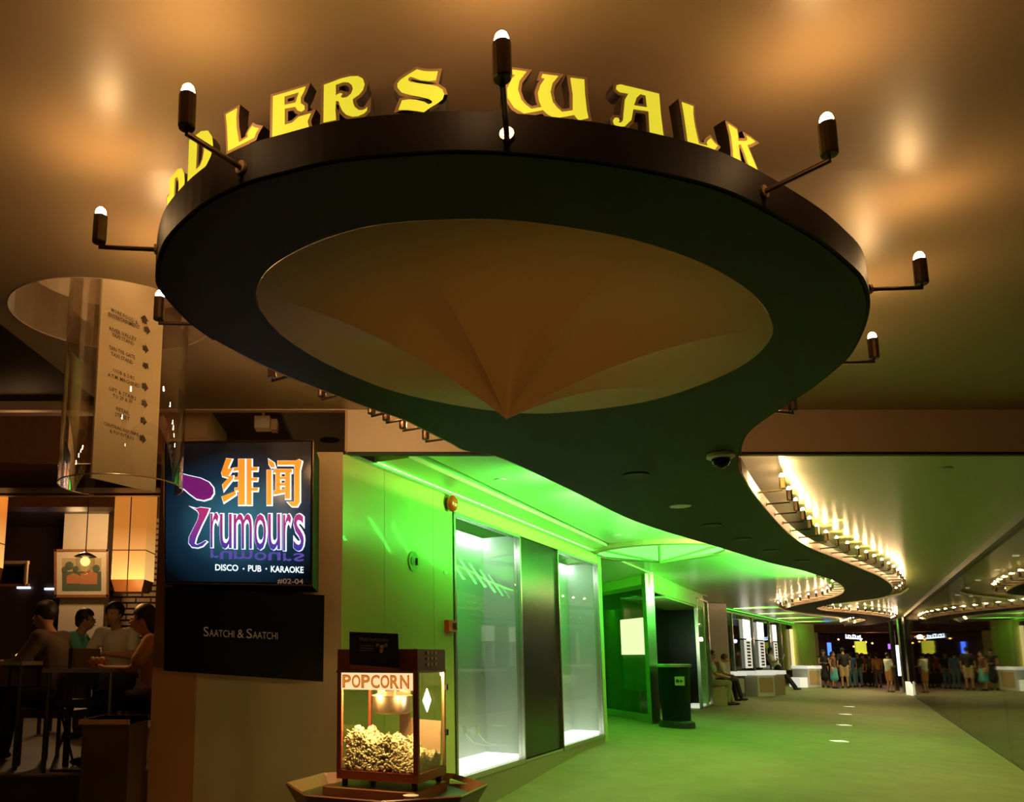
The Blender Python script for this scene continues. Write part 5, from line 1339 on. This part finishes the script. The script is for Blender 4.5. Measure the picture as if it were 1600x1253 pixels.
def person(label, loc, rz, top, bottom, pose=None, H=1.70, voxel=0.02, skin='skin', hair='hair', hairlen=0, skirt=False, shorts=False, sleeves=True, shoes='black_matte', group=None, headturn=None, feet=True, female=False, top2=None):
    t = thing('person', label, 'person', loc, rz, group)
    J = {k: Vector(v) for k, v in BASE.items()}
    if pose: J.update({k: Vector(v) for k, v in pose.items()})
    sc = H / 1.70; J = {k: v * sc for k, v in J.items()}
    hw = 0.92 if female else 1.0
    body = [('c', J['pelvis'], J['waist'], .125 * sc * hw, .112 * sc * hw), ('c', J['waist'], J['chest'], .112 * sc * hw, .132 * sc * hw), ('c', J['chest'], J['neckb'], .128 * sc * hw, .06 * sc),
            ('c', J['neckb'], J['neckt'], .056 * sc, .052 * sc)]
    hd = J['head']; fw = (J['head'] - J['neckt']); 
    ft = Vector(headturn) if headturn else Vector((0, 1, 0)); ft.normalize(); sd = Vector((ft.y, -ft.x, 0)).normalized()
    body += [('e', hd + Vector((0, 0, .015)) - ft * .01, (.076 * sc + .014 * abs(ft.y) * 0, .088 * sc, .105 * sc)), ('e', hd + ft * .022 - Vector((0, 0, .045)), (.058 * sc, .062 * sc, .062 * sc)),
             ('c', hd + ft * .080 + Vector((0, 0, .005)), hd + ft * .100 - Vector((0, 0, .022)), .011, .014),
             ('e', hd + sd * .078 * sc, (.016, .022, .032)), ('e', hd - sd * .078 * sc, (.016, .022, .032))]
    ex = []
    for S in 'LR':
        inv = 1 if S == 'R' else -1
        body += [('c', J['chest'] + Vector((0, 0, .05)), J['sh' + S], .09 * sc * hw, .060 * sc * hw), ('c', J['sh' + S], J['el' + S], .052 * sc * hw, .040 * sc * hw), ('c', J['el' + S], J['wr' + S], .040 * sc * hw, .026 * sc * hw)]
        ch, palm = hand_chains(J['wr' + S], J['el' + S], inward=inv); body.append(palm); ex += ch
        body += [('c', J['pelvis'], J['hi' + S], .11 * sc, .098 * sc), ('c', J['hi' + S], J['kn' + S], .092 * sc, .058 * sc), ('c', J['kn' + S], J['an' + S], .058 * sc, .036 * sc)]
    blob(body, voxel, 'body', skin, t, ex)
    g = .014
    sh = [('c', J['pelvis'] + Vector((0, 0, .03)), J['waist'], .135 * sc * hw + g, .122 * sc * hw + g), ('c', J['waist'], J['chest'], .122 * sc * hw + g, .138 * sc * hw + g), ('c', J['chest'], lerp(J['chest'], J['neckb'], .8), .136 * sc * hw + g, .072 * sc)]
    for S in 'LR':
        sh.append(('c', J['chest'] + Vector((0, 0, .05)), J['sh' + S], .09 * sc * hw + g, .062 * sc * hw + g))
        if sleeves: sh.append(('c', J['sh' + S], lerp(J['sh' + S], J['el' + S], .95 if sleeves == 2 else .68), .060 * sc + g * .6, .054 * sc + g * .6))
        if sleeves == 2: sh.append(('c', lerp(J['sh' + S], J['el' + S], .95), lerp(J['el' + S], J['wr' + S], .9), .052 * sc, .038 * sc))
    blob(sh, voxel, 'shirt', top, t)
    tr = [('c', J['pelvis'] + Vector((0, 0, .02)), J['pelvis'] - Vector((0, 0, .02)), .135 * sc, .130 * sc)]
    if skirt:
        lo_ = (J['knL'] + J['knR']) / 2 + Vector((0, 0, -0.02)); tr += [('c', J['pelvis'], lo_, .14 * sc, .19 * sc)]
    else:
        for S in 'LR':
            e_ = 1.0 if not shorts else .95
            tr += [('c', J['pelvis'], J['hi' + S], .125 * sc, .110 * sc), ('c', J['hi' + S], lerp(J['hi' + S], J['kn' + S], e_), .106 * sc, (.074 if not shorts else .088) * sc)]
            if not shorts: tr.append(('c', J['kn' + S], lerp(J['kn' + S], J['an' + S], .93), .072 * sc, .056 * sc))
    blob(tr, voxel, 'skirt' if skirt else 'shorts' if shorts else 'trousers', bottom, t)
    if feet:
        for S in 'LR':
            a = J['an' + S]; k = J['kn' + S]; f_ = Vector((0, 1, 0))
            b = MB(); b.ball(a + f_ * .05 - Vector((0, 0, .040 * sc)), 1, 2, (.046, .125 * sc, .038)); b.tube([a - Vector((0, 0, .03)), a + Vector((0, 0, .01))], .044, 10); b.build('shoe', shoes, t, smooth=True)
    hr = [('e', hd + Vector((0, 0, .045)) - ft * .020, (.098 * sc, .106 * sc, .104 * sc))]
    if hairlen: hr += [('c', hd - ft * .06 + Vector((0, 0, .02)), hd - ft * .085 - Vector((0, 0, .12 * hairlen)), .075, .045)]
    h_ = blob(hr, min(voxel, .016), 'hair', hair, t)
    cut = hd + ft * .045 * sc
    bm = bmesh.new(); bm.from_mesh(h_.data)   # open the hair at the face
    dele = [f for f in bm.faces if (f.calc_center_median() - hd).dot(ft) > .035 and f.calc_center_median().z < hd.z + .055 * sc or f.calc_center_median().z < hd.z - .005 and (f.calc_center_median() - hd).dot(ft) > -.02]
    bmesh.ops.delete(bm, geom=dele, context='FACES'); bm.to_mesh(h_.data); bm.free()
    for s2 in (-1, 1): MB().ball(hd + ft * .083 * sc + sd * .030 * s2 + Vector((0, 0, .012)), .0095, 1).build('eye', 'eye', t)
    MB().ball(hd + ft * .086 * sc - Vector((0, 0, .055)), 1, 1, (.022, .012, .007)).build('mouth', 'lip', t)
    return t
SIT = dict(pelvis=(0, 0, .55), waist=(0, .02, .68), chest=(0, .06, .90), neckb=(0, .08, 1.04), neckt=(0, .12, 1.10), head=(0, .15, 1.19), shL=(-.18, .07, 1.01), shR=(.18, .07, 1.01),
           elL=(-.22, .14, .76), elR=(.22, .14, .76), wrL=(-.06, .34, .68), wrR=(.06, .36, .70), hiL=(-.09, .02, .53), hiR=(.09, .02, .53), knL=(-.10, .44, .54), knR=(.11, .46, .54), anL=(-.10, .42, .08), anR=(.10, .50, .08))
def yaw(dx, dy): return math.atan2(-dx, dy)    # turns local +y towards (dx, dy)
# the two seated men, on a low bench against the pier
seat1 = G(1139, 1101); 
m1 = P(1119, 1096, 0.20)
def foot_to_origin(px, py, off):  # ground point under a pixel
    return G(px, py)
dirc = (0.98, -0.25)
s1 = dict(SIT); s1.update(head=(0, .11, 1.22), neckt=(0, .09, 1.12), anR=(.10, .40, .08), anL=(-.10, .55, .08))
fA = G(1141, 1102); dv1 = Vector((dirc[0], dirc[1], 0)).normalized()
oA = fA - dv1 * 0.48; oA.z = fA.z
man_ = person('seated man with dark hair in white shirt with red shoulder stripe and olive trousers', oA, yaw(*dirc), 'cloth_white', 'cloth_olive', s1, H=1.74, voxel=.017, shorts=False, sleeves=True, shoes='black_matte')
f = MB()   # red stripe over the right shoulder
k_ = 1.74 / 1.70; f.tube([Vector(q) * k_ for q in ((.10, .20, .98), (.155, .165, 1.045), (.19, .09, 1.085), (.185, .01, 1.06), (.14, -.05, 1.0))], [.016, .020, .022, .020, .014], 8)
f.build('stripe', 'red', man_, smooth=True)
s2_ = dict(SIT); s2_.update(head=(0, .25, 1.13), neckt=(0, .18, 1.08), chest=(0, .10, .90), neckb=(0, .14, 1.03), anL=(-.10, .46, .08), anR=(.02, .58, .10), knR=(.08, .47, .56))
fB = G(1153, 1096); oB = fB - dv1 * 0.50; oB.z = fB.z
person('balding seated man leaning forward in cream shirt and black trousers, beside the pier', oB, yaw(*dirc), 'cloth_cream', 'cloth_black', s2_, H=1.74, voxel=.017, hair='hair_grey')
bn = thing('low_bench', 'low wooden bench under the two seated men', 'bench', ((oA.x + oB.x) / 2, (oA.y + oB.y) / 2, fA.z), yaw(*dirc))
hx = (oB - oA).length / 2 + 0.25
MB().lo((-hx, -0.2, 0.38), (hx, 0.17, 0.43)).build('seat', 'tan_board', bn)
for sx_ in (-1, 1): MB().lo((sx_ * hx - 0.03 * sx_, -0.18, 0), (sx_ * hx - 0.09 * sx_, 0.15, 0.38)).build('leg', 'tan_board', bn)
pst = G(1141, 1102)
# woman leaning back on the counter, reading
fw = G(1246, 1078); dl_ = (0.90, -0.45)
LEAN = dict(pelvis=(0, -.62, .86), waist=(0, -.74, .98), chest=(0, -.84, 1.18), neckb=(0, -.87, 1.32), neckt=(0, -.84, 1.38), head=(0, -.80, 1.47), shL=(-.17, -.86, 1.28), shR=(.17, -.86, 1.28), elL=(-.20, -.76, 1.03), elR=(.20, -.76, 1.03),
            wrL=(-.10, -.54, 1.15), wrR=(.10, -.54, 1.15), hiL=(-.09, -.60, .84), hiR=(.09, -.60, .84), knL=(-.09, -.28, .47), knR=(.09, -.33, .47), anL=(-.09, -.02, .08), anR=(.09, -.08, .08))
Wm = person('woman in white tee and black trousers leaning back to read a booklet', (fw.x, fw.y, fw.z), yaw(*dl_), 'cloth_white', 'cloth_black', LEAN, H=1.72, voxel=.02, hairlen=1.2, female=True, sleeves=True)
o = MB().hexa([(-.14, 0, 0), (0, -.03, 0), (0, -.02, 0), (-.14, .01, 0), (-.14, .08, .2), (0, .05, .2), (0, .06, .2), (-.14, .09, .2)]).hexa([(.14, 0, 0), (0, -.03, 0), (0, -.02, 0), (.14, .01, 0), (.14, .08, .2), (0, .05, .2), (0, .06, .2), (.14, .09, .2)]).build('booklet', 'white')
bm_ = Matrix.Translation((fw.x, fw.y, fw.z)) @ Matrix.Rotation(yaw(*dl_), 4, 'Z'); o.location = bm_ @ Vector((0, -.42, 1.16)); o.rotation_euler = (0, 0, yaw(*dl_)); tag(o, 'open white booklet in the hands of the leaning woman', 'booklet')
# the crowd at the far end
ARMF = dict(wrL=(-.08, .22, 1.12), wrR=(.10, .24, 1.14), elL=(-.22, .06, 1.12), elR=(.22, .06, 1.12))
def crowd(px, pyf, pyh, face, label, top, bottom, depth=None, **k):
    d = depth
    zf_ = 0.065
    r_ = ray(px, pyf); 
    if d is None:
        q = G(px, pyf); d = q.y; zf_ = q.z
    a = D(px, pyf, d); h = D(px, pyh, d).z - a.z
    h = min(max(h, 1.5), 1.85)
    return person(label, (a.x, d, floorz((a.x, d))), yaw(*face), top, bottom, H=h * 1.0, voxel=.026, **k)
crowd(1290, 1069, 1011, (-.3, -1), 'woman in a long black dress at the left of the far crowd', 'cloth_black', 'cloth_black', depth=34.5, skirt=True, hairlen=1, female=True, sleeves=False, pose=ARMF)
crowd(1304, 1069, 1016, (.5, -.7), 'woman in brown top and teal skirt in the far crowd', 'cloth_brown', 'cloth_teal', depth=34.0, skirt=True, female=True, sleeves=False, hairlen=.5)
crowd(1321, 1070.5, 1008, (.3, 1), 'man in black tee and khaki shorts seen from behind in the far crowd', 'cloth_black', 'cloth_khaki', depth=34.5, shorts=True, skin='skin')
crowd(1332, 1066, 1014, (.2, 1), 'person in blue shirt partly behind the man in black tee', 'cloth_blue', 'cloth_jeans', depth=36.0)
crowd(1343, 1068, 1020, (-.6, -.6), 'person in dark top and pale jeans in the middle of the crowd', 'cloth_black', 'cloth_jeans', depth=36.5, hairlen=.6, female=True)
crowd(1350, 1065, 1016, (1, .2), 'person in a red shirt deep in the far crowd', 'cloth_red', 'cloth_black', depth=38.2, pose=ARMF)
crowd(1362, 1066, 1018, (-.2, 1), 'person in dark clothes left of the orange tee in the crowd', 'cloth_check', 'cloth_black', depth=37.6)
crowd(1373, 1068, 1018, (.1, 1), 'person in orange tee seen from behind in the far crowd', 'cloth_orange', 'cloth_check', depth=36.8, hair='hair')
crowd(1391, 1076, 1016, (1, .1), 'man in white tee and orange shorts standing alone at the right of the crowd', 'cloth_white', 'cloth_rust', depth=32.5, shorts=True, pose=ARMF, shoes='skin_tan')
# diners
def diner(px, pyhead, Y, face, label, top, H=1.72, stool=True, **k):
    p = D(px, pyhead, Y); zs = ZR
    hh = 1.30 * H / 1.7
    t = person(label, (p.x, Y, ZR), yaw(*face), top, 'cloth_black', SITT, H=H, voxel=.020, **k)
    c = thing('dining_chair', 'dark wooden restaurant chair under the ' + k.get('group', label).split(',')[0][:46], 'chair', (p.x, Y, ZR), yaw(*face))
    return t, c
SITT = dict(SIT); SITT.update(wrL=(-.10, .42, .80), wrR=(.10, .44, .80), elL=(-.25, .20, .78), elR=(.25, .20, .78))
def chair_parts(c):
    MB().lo((-.21, -.22, .36), (.21, .20, .415)).build('seat', 'wood_dark', c)
    MB().lo((-.20, -.25, .60), (.20, -.225, .90)).build('backrest', 'wood_dark', c)
    for x in (-1, 1):
        MB().lo((x * .20 - .018, -.25, 0), (x * .20 + .018, -.215, .9)).build('leg', 'wood_dark', c); MB().lo((x * .19 - .018, .16, 0), (x * .19 + .018, .195, .38)).build('leg', 'wood_dark', c)
DN = [(96, 942, 6.6, (-1, .15), 'large man in brown checked shirt resting on the table at far left', 'cloth_check', dict(H=1.66, sleeves=2), 'dark chair under the large man in the brown shirt'),
      (114, 955, 9.2, (1, .1), 'person in cyan tee seated by the cream partition', 'cloth_cyan', dict(H=1.78, female=True, hairlen=.3), 'dark chair under the person in the cyan tee'),
      (192, 938, 8.9, (-.25, -1), 'dark haired man in white shirt facing us below the lampshade', 'cloth_white', dict(H=1.84), 'dark chair under the man facing us below the lampshade'),
      (252, 950, 6.4, (-1, -.25), 'dark haired woman in pale orange top seated next to the pillar', 'cloth_peach', dict(H=1.60, female=True, hairlen=.8), 'dark chair under the woman next to the pillar')]
for px, py, Y, face, lab, top, kw, cl in DN:
    p = D(px, py, Y); person(lab, (p.x, Y, ZR), yaw(*face), top, 'cloth_black', SITT, voxel=.018, **kw)
    c = thing('dining_chair', cl, 'chair', (p.x, Y, ZR), yaw(*face), group='restaurant chairs'); chair_parts(c)
bpy.data.scenes.remove(TMP)
print('objects', len(bpy.data.objects))
